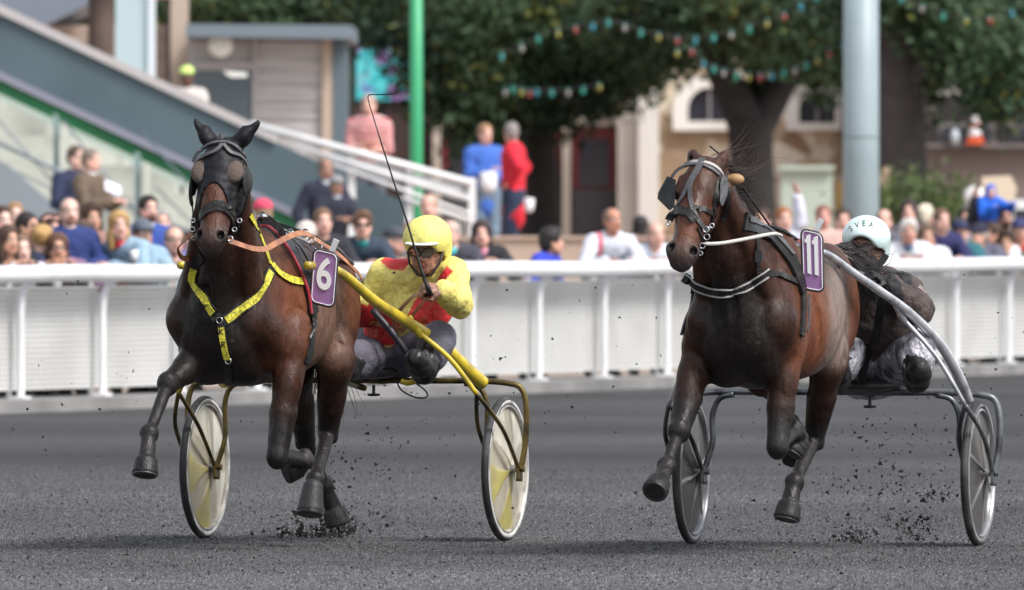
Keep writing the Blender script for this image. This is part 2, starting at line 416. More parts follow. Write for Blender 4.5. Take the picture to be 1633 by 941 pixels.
# ------------------------------------------------------------------ horses
BAY = (.032,.0120,.0068); RED = (.120,.041,.018); BLK = (.0075,.0060,.0060); DUST = (.017,.0150,.0150); MUZ = (.030,.027,.028); SWEAT_SHEEN = (.17,.115,.090)  # last tone: sweaty barrel hair with the sky's reflection painted in
HOOF = (.018,.017,.018)
def frame3(a, b, side):
    """columns: along a->b, up (outward), lateral"""
    x = _u(np.asarray(b)-np.asarray(a)); s = np.asarray(side, float); s = _u(s-x*(s@x)); return np.stack([x, np.cross(x, s) if np.cross(x, s)[0] > 0 else np.cross(s, x), s], 1)
def head_prims(poll, muz, side, ears, hooded):
    M = frame3(poll, muz, side); L = np.linalg.norm(np.asarray(muz)-poll)/.60
    H = lambda a, u, s: np.asarray(poll)+M@(np.array([a, u, s])*L)
    E = lambda a, u, s, r, k=.02, col=BAY, op='u': Ell(H(a, u, s), np.array(r)*L, M, k*L, col, op)
    C = lambda p, q, ra, rb, k=.03, col=BAY, flat=1., n=2, op='u': Cap(H(*p), H(*q), ra*L, rb*L, k*L, col, flat, M[:, n], op)
    HB = (.045,.018,.011)
    pr = [E(.05, -.01, 0, (.10,.085,.082), col=HB), E(.16, .0, 0, (.13,.078,.112), .03, HB), E(.13, -.05, 0, (.12,.09,.10), .03, HB),
          C((.10,.02,0), (.34,.018,0), .082, .064, .04, (.075,.026,.012)), C((.30,.012,0), (.52,-.005,0), .070, .062, .04, (.115,.042,.022)),
          C((.24,-.03,.042), (.47,-.035,.034), .048, .034, .03, HB), C((.24,-.03,-.042), (.47,-.035,-.034), .048, .034, .03, HB)]
    for s in (1, -1):
        pr += [E(.20, -.11, .066*s, (.125,.105,.036), .02, HB), C((.12,.030,.095*s), (.20,.035,.104*s), .022, .018, .02, HB),
               E(.198, .005, .104*s, (.034,.028,.022), .010, HB), C((.25,.012,.088*s), (.42,-.002,.060*s), .011, .007, .012, HB),
               C((.25,-.14,.035*s), (.50,-.085,.022*s), .034, .022, .03, HB)]
    pr += [C((.30,-.10,0), (.52,-.085,0), .045, .034, .03, MUZ), E(.545, .0, 0, (.062,.056,.078), .03, MUZ), E(.590, -.022, 0, (.035,.040,.054), .02, MUZ),
           E(.555, -.082, 0, (.045,.026,.036), .02, MUZ)]
    for s in (1, -1):
        pr += [E(.528, .016, .056*s, (.040,.034,.032), .012, MUZ), E(.533, .044, .058*s, (.026,.032,.020), .006, (.004,.004,.004), 's'),
               Ell(H(.533, .030, .058*s), np.array((.028,.028,.022))*L, M, .006, (.003,.003,.003), 'p'),
               E(.197, .012, .118*s, (.020,.018,.014), .004, (.004,.003,.003)), ]
    pr += [E(.575, -.058, 0, (.05,.005,.055), .004, (.01,.008,.008), 's')]
    pr += [Ell(H(.60, -.0, 0), np.array((.10,.12,.10))*L, M, .03, MUZ, 'p')] if False else []
    for (tip, s) in ears:
        base = H(-.015, -.005, .055*s); tip = np.asarray(tip, float); mid = base*.55+tip*.45
        out = _u(np.cross(tip-base, M[:, 2]))
        pr += [Cap(base, mid, .042*L, .042*L, .02, HB if not hooded else BLK, .7, M[:, 2]), Cap(mid, tip, .041*L, .008*L, .015, HB if not hooded else BLK, .6, M[:, 2])]
        f_ = _u(np.array([1, 0, .1])); pr += [Cap(base*.6+mid*.4+f_*.028*L, mid*.3+tip*.7+f_*.016*L, .017*L, .006*L, .008, (.02,.012,.01), op='s')]
    return pr, H, M, L
def trunk(p, off):
    s0 = 0.
    st = [(-.93,s0,1.10,.02,.03),(-.885,s0,1.10,.115,.145),(-.78,s0,1.11,.195,.215),(-.62,s0,1.125,.245,.262),(-.42,s0,1.125,.262,.280),(-.2,s0,1.115,.285,.300),
          (0,s0,1.105,.287,.325),(.18,s0,1.105,.268,.352),(.36,s0,1.105,.235,.350),(.52,s0,1.09,.20,.300),(.64,s0,1.075,.155,.235),(.72,s0,1.075,.09,.15),(.76,s0,1.08,.03,.05)]
    return Loft(st, .05, BAY)
def foreleg(J, sd, c=DUST):
    """J: elbow, knee, fetlock, coronet, toe"""
    e, kn, ft, co, to = [np.asarray(x, float) for x in J]
    co = to+_u(co-to)*.078; hr = .93
    sh = np.array([.60, .165*sd, 1.06]); wi = np.array([.30, .10*sd, 1.38]); sg = _u(ft-kn); bk = _u(np.array([sg[2], 0, -sg[0]]))
    ax = _u(kn-e)
    pr = [Cap(wi, sh, .095, .095, .05, BAY, .64), Cap(sh, e*.75+sh*.25, .098, .098, .045, BAY, .85), Ell((.42,.165*sd,1.08), (.17,.085,.25), None, .05, BAY), Ell(e+np.array([-.04,0,.07]), (.11,.080,.13), None, .035, RED),
          Cap(e, e*.45+kn*.55, .092, .062, .04, BAY, .88), Cap(e*.4+kn*.6, kn, .062, .046, .03, BLK), Ell(e*.72+kn*.28+np.array([.025, .02*sd, 0]), (.062,.05,.11), frame3(e, kn, (0,1,0))[:, [1, 2, 0]], .03, BAY),
          Ell(kn, (.045,.048,.056), None, .014, c), Cap(kn, ft, .030, .024, .008, c), Cap(kn+bk*.030, ft+bk*.022, .014, .015, .010, c), Ell(kn-bk*.018, (.030,.040,.040), None, .012, c), Cap(kn+bk*.03+(e-kn)*.06, kn+bk*.034, .018, .014, .012, c),
          Ell(ft, (.041,.044,.042), None, .012, c), Ell(ft+bk*.030, (.028,.032,.030), None, .012, c), Cap(ft, co, .031, .039, .010, c), Frus(co, to, .050, .061, .005, HOOF)]
    return pr
def hindleg(J, sd, c=DUST):
    st, hk, ft, co, to = [np.asarray(x, float) for x in J]
    co = to+_u(co-to)*.080
    hip = np.array([-.60, .135*sd, 1.13]); sg = _u(ft-hk); bk = _u(np.array([sg[2], 0, -sg[0]]))
    out = _u(np.cross(_u(hk-st), [0, 1, 0])); out = out if out[0] < 0 else -out
    pr = [Ell(hip, (.25,.125,.27), None, .06, (.07,.024,.012)), Cap(hip+np.array([-.05,0,-.05]), st, .17, .115, .06, BAY, .66), Cap(hip+np.array([-.17,0,-.05]), hk*.45+st*.55+out*.02, .10, .05, .05, BAY, .75),
          Cap(st, hk*.6+st*.4, .112, .062, .04, BAY, .78), Cap(hk*.5+st*.5, hk, .066, .046, .03, BLK), Cap(hk*.7+st*.3+out*.045, hk+out*.028, .018, .022, .02, BLK),
          Ell(hk, (.046,.042,.060), None, .014, c), Cap(hk, ft, .034, .029, .012, c), Cap(hk+bk*.032, ft+bk*.024, .016, .016, .010, c), Ell(hk+np.array([0,.030*sd,-.02]), (.022,.018,.03), None, .01, c),
          Ell(ft, (.043,.045,.044), None, .012, c), Ell(ft+bk*.032, (.030,.033,.032), None, .012, c), Cap(ft, co, .033, .041, .010, c), Frus(co, to, .051, .063, .005, HOOF)]
    return pr
def m_coat(name):
    """glossy summer coat: colour from the body, fine hair, raised veins, dust specks"""
    if name in MATS: return MATS[name]
    m = bpy.data.materials.new(name); m.use_nodes = True; MATS[name] = m; n = m.node_tree; b = n.nodes['Principled BSDF']; L = n.links.new
    tc = n.nodes.new('ShaderNodeTexCoord'); at_ = n.nodes.new('ShaderNodeAttribute'); at_.attribute_name = 'Col'
    def nz(scale, det, dist=0., st=(1, 1, 1), rough=.5):
        mp = n.nodes.new('ShaderNodeMapping'); mp.inputs['Scale'].default_value = st; L(tc.outputs['Object'], mp.inputs[0]); t = n.nodes.new('ShaderNodeTexNoise')
        t.inputs['Scale'].default_value = scale; t.inputs['Detail'].default_value = det; t.inputs['Distortion'].default_value = dist; t.inputs['Roughness'].default_value = rough; L(mp.outputs[0], t.inputs['Vector']); return t.outputs['Fac']
    def mr(x, a, c, lo, hi):
        q = n.nodes.new('ShaderNodeMapRange'); [setattr(q.inputs[k], 'default_value', v) for k, v in (('From Min', a), ('From Max', c), ('To Min', lo), ('To Max', hi))]; L(x, q.inputs['Value']); return q.outputs[0]
    def ma(op, x, y):
        q = n.nodes.new('ShaderNodeMath'); q.operation = op
        for k, v in enumerate((x, y)):
            if isinstance(v, (int, float)): q.inputs[k].default_value = v
            else: L(v, q.inputs[k])
        return q.outputs[0]
    f = ma('MULTIPLY', mr(nz(4, 3, .6), .32, .68, .75, 1.3), mr(nz(60, 3, 0, (1, 1, .35)), .3, .7, .72, 1.28))
    vm = n.nodes.new('ShaderNodeVectorMath'); vm.operation = 'SCALE'; L(at_.outputs['Color'], vm.inputs[0]); L(f, vm.inputs['Scale'])
    mx = n.nodes.new('ShaderNodeMix'); mx.data_type = 'RGBA'; L(vm.outputs[0], mx.inputs['A']); mx.inputs['B'].default_value = (.12, .105, .10, 1)
    L(ma('MULTIPLY', mr(nz(38, 2, 0), .62, .76, 0, .28), mr(nz(3, 2), .4, .65, 0, 1)), mx.inputs['Factor']); L(mx.outputs['Result'], b.inputs['Base Color'])
    v = nz(4.2, 1.5, 1.4, (1, 1, .8)); ridge = mr(ma('ABSOLUTE', ma('SUBTRACT', v, .5), 0), 0, .035, 1, 0)
    mask = mr(nz(1.7, 1), .42, .6, 0, 1); h = ma('ADD', ma('MULTIPLY', ma('MULTIPLY', ridge, mask), .22), ma('MULTIPLY', nz(12, 4, .5, (1, 1, .6)), 1.5)); h = ma('ADD', h, ma('MULTIPLY', nz(130, 3, 0, (1, 1, .3)), .22))
    bp = n.nodes.new('ShaderNodeBump'); bp.inputs['Strength'].default_value = .75; bp.inputs['Distance'].default_value = .012; L(h, bp.inputs['Height']); L(bp.outputs[0], b.inputs['Normal'])
    L(mr(nz(9, 4), .3, .7, .32, .58), b.inputs['Roughness']); b.inputs['Specular IOR Level'].default_value = .27
    return m
def build_horse(fr, cfg, label):
    P = fr.P
    root = fr.root('horse', label, 'horse')
    pr = [trunk(P, 0)]
    # withers and spine
    pr += [Cap((.38,0,1.38), (.05,0,1.36), .075, .06, .05, BAY), Cap((.0,0,1.34), (-.6,0,1.32), .07, .06, .06, BAY), Ell((-.45,.0,1.30), (.24,.17,.09), None, .06, BAY)]
    for s in (1, -1): # ribs, shoulder blade, chest muscles, haunch top
        pr += [Ell((.0,.15*s,1.05), (.40,.15,.24), None, .06, SWEAT_SHEEN if s > 0 else BAY), Ell((.60,.085*s,.99), (.125,.10,.16), None, .04, BLK), Ell((.50,.10*s,.86), (.13,.09,.10), None, .05, BLK),
               Ell((-.46,.17*s,1.26), (.14,.07,.08), None, .05, BAY), Cap((.32,.14*s,1.36), (.52,.175*s,1.12), .075, .08, .04, RED if s > 0 else BAY, .7)]
    neck = cfg['neck']; poll = np.asarray(cfg['poll']); nm = (0, 1, 0)
    nb = np.array([.42, 0, 1.20]); th = poll+np.array([-.09, 0, -.10])
    th[1] = poll[1]*.9; mid = nb*.5+th*.5+np.array([.03, 0, -.02])
    pr += [Cap(nb, mid, .26, .18, .07, BAY, .66), Cap(mid, th, .18, .125, .045, BAY, .64), Cap((.34,0,1.42), th+np.array([-.02,0,.07]), .06, .05, .05, BAY, .8)]
    for s in (1, -1):   # brachiocephalic muscle, jugular groove
        pr += [Cap(th+np.array([.04,.07*s,-.02]), (.56,.155*s,1.10), .055, .085, .03, (.045,.018,.011), .7), Cap(th*.6+np.array([.28,.03*s,.44]), (.70,.055*s,1.16), .008, .014, .03, op='s')]
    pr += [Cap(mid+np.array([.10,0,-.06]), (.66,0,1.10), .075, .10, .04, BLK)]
    pr += foreleg(cfg['rf'], -1) + foreleg(cfg['lf'], 1) + hindleg(cfg['rh'], -1) + hindleg(cfg['lh'], 1)
    hp, H, M, L = head_prims(poll, cfg['muz'], cfg['side'], cfg['ears'], cfg['hood'])
    pr += hp
    pr += [Cap((.78,0,1.20), (.76,0,.86), .016, .020, .035, op='s'), Cap((.30,.265,1.25), (.20,.29,.92), .012, .012, .04, op='s'), Cap((-.28,.30,1.12), (-.34,.27,.88), .012, .012, .05, op='s'),
           Cap((-.80,.26,1.25), (-.72,.24,.80), .010, .010, .04, op='s'), Cap((-.42,.30,1.30), (-.50,.30,.95), .008, .008, .04, op='s')]
    # coat colour patches; the barrel patch has sky sheen painted in over sweat
    pr += [Ell((.30,.24,1.02), (.24,.12,.30), None, .10, (.125,.041,.018), 'p'), Ell((-.62,.26,1.05), (.20,.12,.26), None, .09, (.10,.034,.016), 'p'),
           Ell((-.16,.26,1.06), (.27,.14,.24), None, .08, cfg.get('flank', SWEAT_SHEEN), 'p'), Ell((.72,0,.98), (.16,.15,.32), None, .08, (.011,.008,.007), 'p')]
    V, Q, C = solid(pr, cfg.get('cell', .009), tau=.02, wr=folds(5, .0016, 55))
    body = mesh_obj('body', loc(V, root), Q, m_coat('horse_coat'), root, cols=C)
    return root, body, V, Q, H, M, L, hp
P = F6.P
cfg6 = dict(neck=None, poll=P(357,236,.98), muz=P(335,398,1.22), side=(-.06,1,0), hood=True, cell=.009,
    ears=[(P(312,194,.99), -1), (P(412,196,.96), 1)],
    rf=[P(335,560,.50), P(268,612,.80), P(238,690,.98), P(235,716,1.03), P(231,757,1.07)],
    lf=[P(465,560,.42), P(442,728,.56), P(486,735,.30), P(476,745,.26), P(455,752,.30)],
    lh=[P(535,575,-.36), P(523,690,-.50), P(503,764,-.20), P(498,785,-.16), P(494,822,-.13)],
    rh=[P(470,590,-.42), P(487,700,-.80), P(517,775,-.98), P(527,795,-1.02), P(540,838,-1.04)],
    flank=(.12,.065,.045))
horse6, body6, V6, Q6, H6, M6, L6, hp6 = build_horse(F6, cfg6, 'dark bay horse in a black blinker hood and yellow breast strap, number 6')
P = F11.P
cfg11 = dict(neck=None, poll=P(1127,264,.98), muz=P(1084,421,1.26), side=(-.15,1,-.04), hood=False, cell=.009,
    ears=[(P(1098,243,.86), -1), (P(1164,241,.84), 1)],
    rf=[P(1118,560,.48), P(1083,688,.76), P(1063,742,.86), P(1057,756,.92), P(1044,784,1.02)],
    lf=[P(1252,560,.42), P(1240,712,.56), P(1270,690,.28), P(1272,705,.24), P(1262,722,.26)],
    lh=[P(1322,570,-.36), P(1298,700,-.50), P(1267,768,-.22), P(1262,790,-.18), P(1254,828,-.15)],
    rh=[P(1215,590,-.42), P(1240,630,-.90), P(1262,680,-1.20), P(1266,700,-1.26), P(1268,735,-1.32)],
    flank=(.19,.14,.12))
horse11, body11, V11, Q11, H11, M11, L11, hp11 = build_horse(F11, cfg11, 'bay horse with open bridle and black neck band, number 11')
# ------------------------------------------------------------------ people
SKIN = (.50,.27,.19); LIP = (.38,.13,.11)
def basis(fwd, up):
    F = _u(fwd); U = np.asarray(up, float); U = _u(U-F*(U@F)); return F, U, np.cross(U, F)    # third: left
def head_sdf(c, fwd, up, s=1., skin=SKIN, sex=0, beard=None, detail=True):
    F, U, Lf = basis(fwd, up); M = np.stack([F, Lf, U], 1); dk = tuple(np.array(skin)*.72)
    h = lambda f, l, u: c+(F*f+Lf*l+U*u)*s
    E = lambda f, l, u, r, k=.015, col=skin, op='u': Ell(h(f, l, u), np.array(r)*s, M, k*s, col, op)
    C = lambda a, b, ra, rb, k=.01, col=skin, op='u': Cap(h(*a), h(*b), ra*s, rb*s, k*s, col, op=op)
    pr = [E(-.012, 0, .035, (.094,.074,.082)), E(.018, 0, -.035, (.074,.062,.080)), E(.045, 0, -.092, (.038,.036,.026), .02),
          C((.05,.04,-.075), (.0,.056,-.035), .016, .022, .02), C((.05,-.04,-.075), (.0,-.056,-.035), .016, .022, .02),
          C((.084,0,.018), (.106,0,-.030), .008, .012, .012, tuple(np.array(skin)*1.08)), C((.098,.010,-.034), (.098,-.010,-.034), .008, .008, .006),
          C((.078,.040,.034), (.088,.012,.030), .010, .009, .012), C((.078,-.040,.034), (.088,-.012,.030), .010, .009, .012),
          E(.078, 0, -.062, (.018,.024,.010), .008, LIP), C((.082,.020,-.0595), (.082,-.020,-.0595), .0025, .0025, .003, op='s')]
    for q in (1, -1):
        pr += [E(.088, .032*q, .008, (.014,.017,.012), .010, op='s'), E(.072, .032*q, .008, (.013,.014,.011), .004, (.62,.58,.54)),
               E(.086, .032*q, .008, (.008,.006,.006), .002, (.03,.02,.015), 'p'), E(.07, .032*q, .006, (.03,.026,.018), .006, dk, 'p') if False else E(.082, .034*q, .038, (.02,.022,.005), .003, tuple(np.array(skin)*.35), 'p'),
               E(-.005, .076*q, -.008, (.018,.010,.032), .008, tuple(np.array(skin)*.95)), E(.06, .045*q, -.03, (.02,.02,.02), .015, tuple(np.array(skin)*np.array([1.1,.85,.85])), 'p')]
    if beard is not None:
        pr += [E(.055, 0, -.085, (.055,.060,.038), .012, beard, 'p'), E(.095, 0, -.046, (.02,.030,.006), .004, beard, 'p'), E(.098, 0, -.062, (.02,.018,.007), .003, LIP, 'p')]
    return pr, h, M
def fingers(w_, d, up, s, col, side, curl):
    """palm plus five fingers from wrist w_, pointing d, knuckles towards up; curl 0..1"""
    d = _u(d); up = np.asarray(up, float); up = _u(up-d*(up@d)); x = np.cross(d, up)*side; M = np.stack([d, x, up], 1)
    pr = [Ell(w_+d*.048*s, np.array([.052,.040,.018])*s, M, .012, col)]
    for i, (lx, ln) in enumerate(((-.030,.068),(-.010,.078),(.010,.074),(.029,.060))):
        p = w_+(d*.085+x*lx)*s; ang = 0; r = .0095*s
        for j, q in enumerate((.42,.33,.25)):
            ang += curl*(1.45 if j else 1.2); v = d*math.cos(ang)-up*math.sin(ang); p2 = p+v*ln*q*s*1.25
            pr.append(Cap(p, p2, r, r*.92, .004, col)); p = p2; r *= .93
    p = w_+(d*.02-x*.034)*s; v = _u(d*.75-x*.6-up*.35*curl*2); p2 = p+v*.040*s; v2 = _u(d*.7+x*.55*curl-up*.5*curl); pr += [Cap(p, p2, .013*s, .011*s, .008, col), Cap(p2, p2+v2*.034*s, .011*s, .009*s, .004, col)]
    return pr
def body_sdf(J, s, skin, fw, hands=True, heavy=1.):
    """J: pelvis chest neck head shR shL elR elL wrR wrL hipR hipL knR knL anR anL toR toL"""
    n = fw; h = heavy
    sk = skin
    tor = [Cap(J['pelvis'], J['chest'], .155*s*h, .165*s*h, .06*s, sk, .66, n), Cap(J['chest']*.5+J['pelvis']*.5, J['chest'], .15*s*h, .175*s*h, .05*s, sk, .68, n), Cap(J['shR']*.86+J['chest']*.14, J['shL']*.86+J['chest']*.14, .068*s, .068*s, .05*s, sk)]
    arm = lambda q, n_: [Cap(J['sh'+q], J['el'+q], .054*s, .042*s, .03*s, sk)]
    fore = lambda q: [Cap(J['el'+q], J['wr'+q], .042*s, .027*s, .02*s, sk)]
    leg = lambda q: [Cap(J['hip'+q], J['kn'+q], .088*s*h, .058*s, .05*s, sk), Cap(J['kn'+q], J['an'+q], .058*s, .038*s, .03*s, sk), Ell(J['kn'+q]*.68+J['an'+q]*.32, (.052*s,.052*s,.07*s), None, .04, sk)]
    foot = lambda q: [Cap(J['an'+q], J['to'+q], .040*s, .032*s, .02*s, sk)]
    nk = [Cap(J['neck']-_u(J['head']-J['neck'])*.03*s, J['neck']*.35+J['head']*.65, .056*s, .052*s, .03*s, sk)]
    return dict(torso=tor, neck=nk, armR=arm('R', 0), armL=arm('L', 0), foreR=fore('R'), foreL=fore('L'), legR=leg('R'), legL=leg('L'), footR=foot('R'), footL=foot('L'))
def hair_prims(style, h, M, s, col):
    E = lambda f, l, u, r, k=.015, op='u': Ell(h(f, l, u), np.array(r)*s, M, k*s, col, op)
    F = M[:, 0]; U = M[:, 2]
    if style == 'short':
        return [E(-.014, 0, .042, (.102,.083,.088)), E(-.06, 0, -.01, (.052,.070,.07), .02), E(.108, 0, .004, (.088,.088,.084), .012, 's'), Half(h(0, 0, -.065), -U)]
    if style == 'full':
        return [E(-.014, 0, .050, (.108,.092,.094)), E(-.055, 0, -.01, (.062,.080,.08), .02), E(.03, .02, .11, (.055,.05,.03), .03), E(.112, 0, -.004, (.086,.080,.086), .012, 's'), Half(h(0, 0, -.08), -U)]
    if style == 'receding':
        return [E(-.016, 0, .036, (.100,.083,.084)), E(-.06, 0, -.01, (.050,.072,.07), .02), E(.075, 0, .055, (.10,.070,.08), .012, 's'), E(.10, 0, -.03, (.085,.09,.07), .012, 's'), Half(h(0, 0, -.065), -U)]
    if style == 'long':
        return [E(-.014, 0, .045, (.108,.092,.092)), E(-.045, 0, -.09, (.062,.098,.13), .04), E(.0, .070, -.10, (.040,.030,.12), .03), E(.0, -.070, -.10, (.040,.030,.12), .03), E(.102, 0, -.012, (.084,.066,.096), .012, 's')]
    if style == 'bob':
        return [E(-.014, 0, .045, (.110,.096,.094)), E(-.035, 0, -.05, (.070,.105,.08), .03), E(.102, 0, -.012, (.084,.068,.096), .012, 's'), Half(h(0, 0, -.12), -U)]
    if style == 'bun':
        return [E(-.014, 0, .045, (.104,.086,.09)), E(-.10, 0, .06, (.04,.045,.045), .01), E(.10, 0, -.03, (.085,.075,.085), .012, 's'), Half(h(0, 0, -.07), -U)]
    return []
class Poly:
    """paint: prism whose outline is a convex polygon in the left/up plane, running along the forward axis"""
    def __init__(s, fr, pts, f, col, k=.003, f0=None):
        s.q = np.array([fr.P(x, y, f)[1:] for x, y in pts]); s.col = col; s.k = k; s.op = 'p'; s.f0 = f0
        a = s.q-s.q.mean(0); s.q = s.q[np.argsort(np.arctan2(a[:, 1], a[:, 0]))]
    def d(s, p):
        o = np.full(p.shape[:-1], -9.)
        for i in range(len(s.q)):
            a, b = s.q[i], s.q[(i+1) % len(s.q)]; e = b-a; n = np.array([e[1], -e[0]])/np.linalg.norm(e); o = np.maximum(o, (p[..., 1:]-a)@n)
        if s.f0 is not None: o = np.maximum(o, s.f0-p[..., 0])
        return o
    def bb(s): return np.array([-99.]*3), np.array([99.]*3)
def make_person(root, J, fw, s, o, cellb=.012, cellc=.015):
    """builds the children of a person's Empty from joints in local coordinates"""
    skin = o.get('skin', SKIN); B = body_sdf(J, s, skin, fw, heavy=o.get('heavy', 1.))
    hp, h, M = head_sdf(J['head'], o.get('look', fw), o.get('hup', (0, 0, 1)), s*o.get('hs', 1.), skin, beard=o.get('beard'))
    allp = sum(B.values(), [])+hp
    for q, sd in (('R', -1), ('L', 1)):
        d = J['wr'+q]-J['el'+q]; allp += fingers(J['wr'+q], o.get('hd'+q, d), o.get('hu'+q, (0, 0, 1)), s, o.get('glove', skin), sd, o.get('curl', .35))
    V, Q, C = solid(allp, cellb, tau=.008)
    bm = mesh_obj('body', loc(V, root), Q, o.get('skinmat') or mat('skin', attr=True, rough=.5, var=.10, vscale=30., spec=.35, bump=.1, bscale=120), root, cols=C)
    # garments
    def cloth(name, prims, g, col, m, wr=None, paints=(), cuts=(), cell=None, mt=None):
        pp = [p.grow(g) for p in prims]
        for p in pp: p.col = col
        V, Q, C = solid(pp+list(paints)+list(cuts), cell or cellc, wr=wr, base=col)
        if not len(V): return None
        C[:] = C if paints else np.array(col)
        return mesh_obj(name, loc(V, root), Q, mt or mat('cloth', attr=True, rough=.85, var=.14, vscale=14., bump=.7, bscale=24., bdist=.02), root, cols=C)
    sd_ = o.get('seed', 1); amp = o.get('amp', .006)
    top = list(B['torso'])
    for q in 'RL':
        top += B['arm'+q]
        if o.get('sleeve', 'long') == 'long':
            e, w_ = J['el'+q], J['wr'+q]; top += [Cap(e, w_-(w_-e)*.10, .046*s, .034*s, .02)]
    hem = o.get('hem', .02)
    low = J['pelvis']+(J['pelvis']-J['chest'])*hem
    nx = J['neck']; cuts = [Ell(nx+(J['head']-nx)*.25, (.072*s,)*3, None, .01, op='s')]
    if o.get('hem', .02) > .12: top += [Cap(J['pelvis'], low, .155*s, .16*s, .04, flat=.72, n=fw)]
    pt = [Ell(J['chest']+np.asarray(c), r, None, k, cc, 'p') for (c, r, k, cc) in o.get('paints', ())]+list(o.get('paint_prims', ()))
    if o.get('stripes'): pt += [Ell(J['chest']+np.array([0, 0, -.42+.075*i]), (.6, .8, .016), None, .008, (.66,.48,.46), 'p') for i in range(9)]
    cloth(o.get('topname', 'jacket'), top, o.get('tg', .016), o['top'], None, folds(sd_, amp, 28), pt, cuts, mt=o.get('topmat'))
    if o.get('shirt'):   # shirt seen in the open collar: a front panel just proud of the jacket
        c = J['chest']; nn = _u(fw); up = _u(J['neck']-c)
        base = c*.35+nx*.65
        pr = [Cap(base+nn*.075*s, c-up*.12*s+nn*.125*s, .05*s, .016*s, .02, flat=.6, n=nn), Cap(nx+nn*.02, nx-up*.02, .062*s, .07*s, .02)]
        V, Q, C = solid(pr+[Ell(nx+(J['head']-nx)*.35, (.062*s,)*3, None, .01, op='s')], .010); mesh_obj('shirt', loc(V, root), Q, mat('shirt_cloth', attr=True, rough=.85, var=.1), root, cols=np.tile(np.array(o['shirt']), (len(V), 1)))
    pants = [Cap(J['pelvis'], J['pelvis']-(J['chest']-J['pelvis'])*.12, .158*s, .15*s, .05, flat=.78, n=fw)]
    for q in 'RL': pants += [p for p in B['leg'+q]]
    cloth('trousers', pants, o.get('pg', .014), o.get('pants', (.03,.035,.05)), None, folds(sd_+9, amp, 26), [Ell(np.asarray(c), r, None, k, cc, 'p') for (c, r, k, cc) in o.get('ppaints', ())], mt=o.get('pantmat'))
    if o.get('shoes', True):
        for q in 'RL': cloth('shoe', B['foot'+q], .010, o.get('shoecol', (.02,.018,.016)), None)
    if o.get('hair'):
        hc = o.get('haircol', (.03,.018,.012)); hpz = hair_prims(o['hair'], h, M, s*o.get('hs', 1.), hc)
        V, Q, C = solid(hpz, cellb, wr=folds(sd_+3, .004, 90)); mesh_obj('hair', loc(V, root), Q, mat('hair', attr=True, rough=.6, var=.35, vscale=60, bump=.6, bscale=120), root, cols=np.tile(np.array(hc), (len(V), 1)))
    if o.get('cap'):
        cc = o['cap']; S = s*o.get('hs', 1.)
        pr = [Ell(h(-.012, 0, .058), np.array((.108,.090,.080))*S, M, .01, cc), Ell(h(.085, 0, .052), np.array((.075,.070,.012))*S, M, .012, cc), Half(h(0, 0, .035), -M[:, 2])]
        V, Q, C = solid(pr, cellb, wr=folds(sd_+5, .003, 40)); mesh_obj('cap', loc(V, root), Q, mat('cap_cloth', attr=True, rough=.8, var=.1, vscale=30), root, cols=np.tile(np.array(cc), (len(V), 1)))
    if o.get('glasses'):
        S = s*o.get('hs', 1.); mb = MB()
        for q in (1, -1):
            ring = [h(.101+.0*math.cos(t), .032*q+.022*math.cos(t), .006+.016*math.sin(t)) for t in np.linspace(0, 2*math.pi, 12, endpoint=False)]
            mb.tube(ring, .0035*S, 5, closed=True); mb.tube([h(.098, .056*q, .012), h(.0, .082*q, .012)], .003*S, 5)
            if o['glasses'] == 'dark': mb.prism(ring, M[:, 0]*.002)
        mb.tube([h(.104, .01, .01), h(.104, -.01, .01)], .003*S, 5)
        V = loc(mb.v, root); mesh_obj('glasses', V, mb.f, mat('glasses_frame', (.02,.02,.022), .25), root, smooth=False)
    return bm, h, M, B
# ------------------------------------------------------------------ sulkies
def band(r0, r1, x0, x1): return [(r0, x0), (r1, x0), (r1, x1), (r0, x1)]
def build_wheel(root, fr, c, rad, cfgw, label=None):
    """disc wheel whose axle is the frame's left axis"""
    c = loc(c, root); x = (0, 1, 0)
    nr, na = 14, 120; V = []; C = []; 
    for side in (1, -1):
        for i in range(nr+1):
            r = .022+(rad-.038-.022)*i/nr
            for k in range(na):
                t = 2*math.pi*k/na; q, col = cfgw(t, i/nr, side)
                V.append((c[0]+r*math.cos(t), c[1]+side*(.004+.026*(1-i/nr))+side*q, c[2]+r*math.sin(t))); C.append(col)
    F = []
    for sdx in range(2):
        o_ = sdx*(nr+1)*na
        for i in range(nr):
            for k in range(na):
                q = (o_+i*na+k, o_+i*na+(k+1) % na, o_+(i+1)*na+(k+1) % na, o_+(i+1)*na+k); F.append(q if sdx else q[::-1])
    disc = mesh_obj('wheel', V, F, cfgw.face, root, cols=np.array(C))
    if label: disc['label'] = label
    m = MB(); n = 14; pr = [(rad-.020+.020*math.cos(a), .019*math.sin(a)) for a in np.linspace(0, 2*math.pi, n, endpoint=False)]
    m.lathe(pr, 96, x, c, closed=True); m.build('tyre', mat('tyre_rubber', (.022,.022,.023), .75, bump=.3, bscale=90, dark=(.10,.10,.10), dscale=6, damt=.5), disc, True)
    m = MB()
    for sdx in (1, -1): m.lathe([(rad-.036, .006*sdx), (rad-.033, .019*sdx), (rad-.016, .0195*sdx), (rad-.012, .013*sdx)], 96, x, c)
    m.build('side_wall', cfgw.wall, disc, True)
    m = MB(); m.lathe([(rad-.052, .010), (rad-.046, .019), (rad-.034, .014), (rad-.034, -.014), (rad-.046, -.019), (rad-.052, -.010)], 96, x, c, closed=True); m.build('rim', cfgw.rim, disc, 'auto')
    m = MB(); m.lathe([(.0, -.055), (.016, -.055), (.016, -.035), (.028, -.03), (.028, .03), (.016, .035), (.016, .055), (0, .055)], 20, x, c); m.build('hub', mat('hub_metal', (.35,.35,.36), .4, .8), disc, 'auto')
    return disc
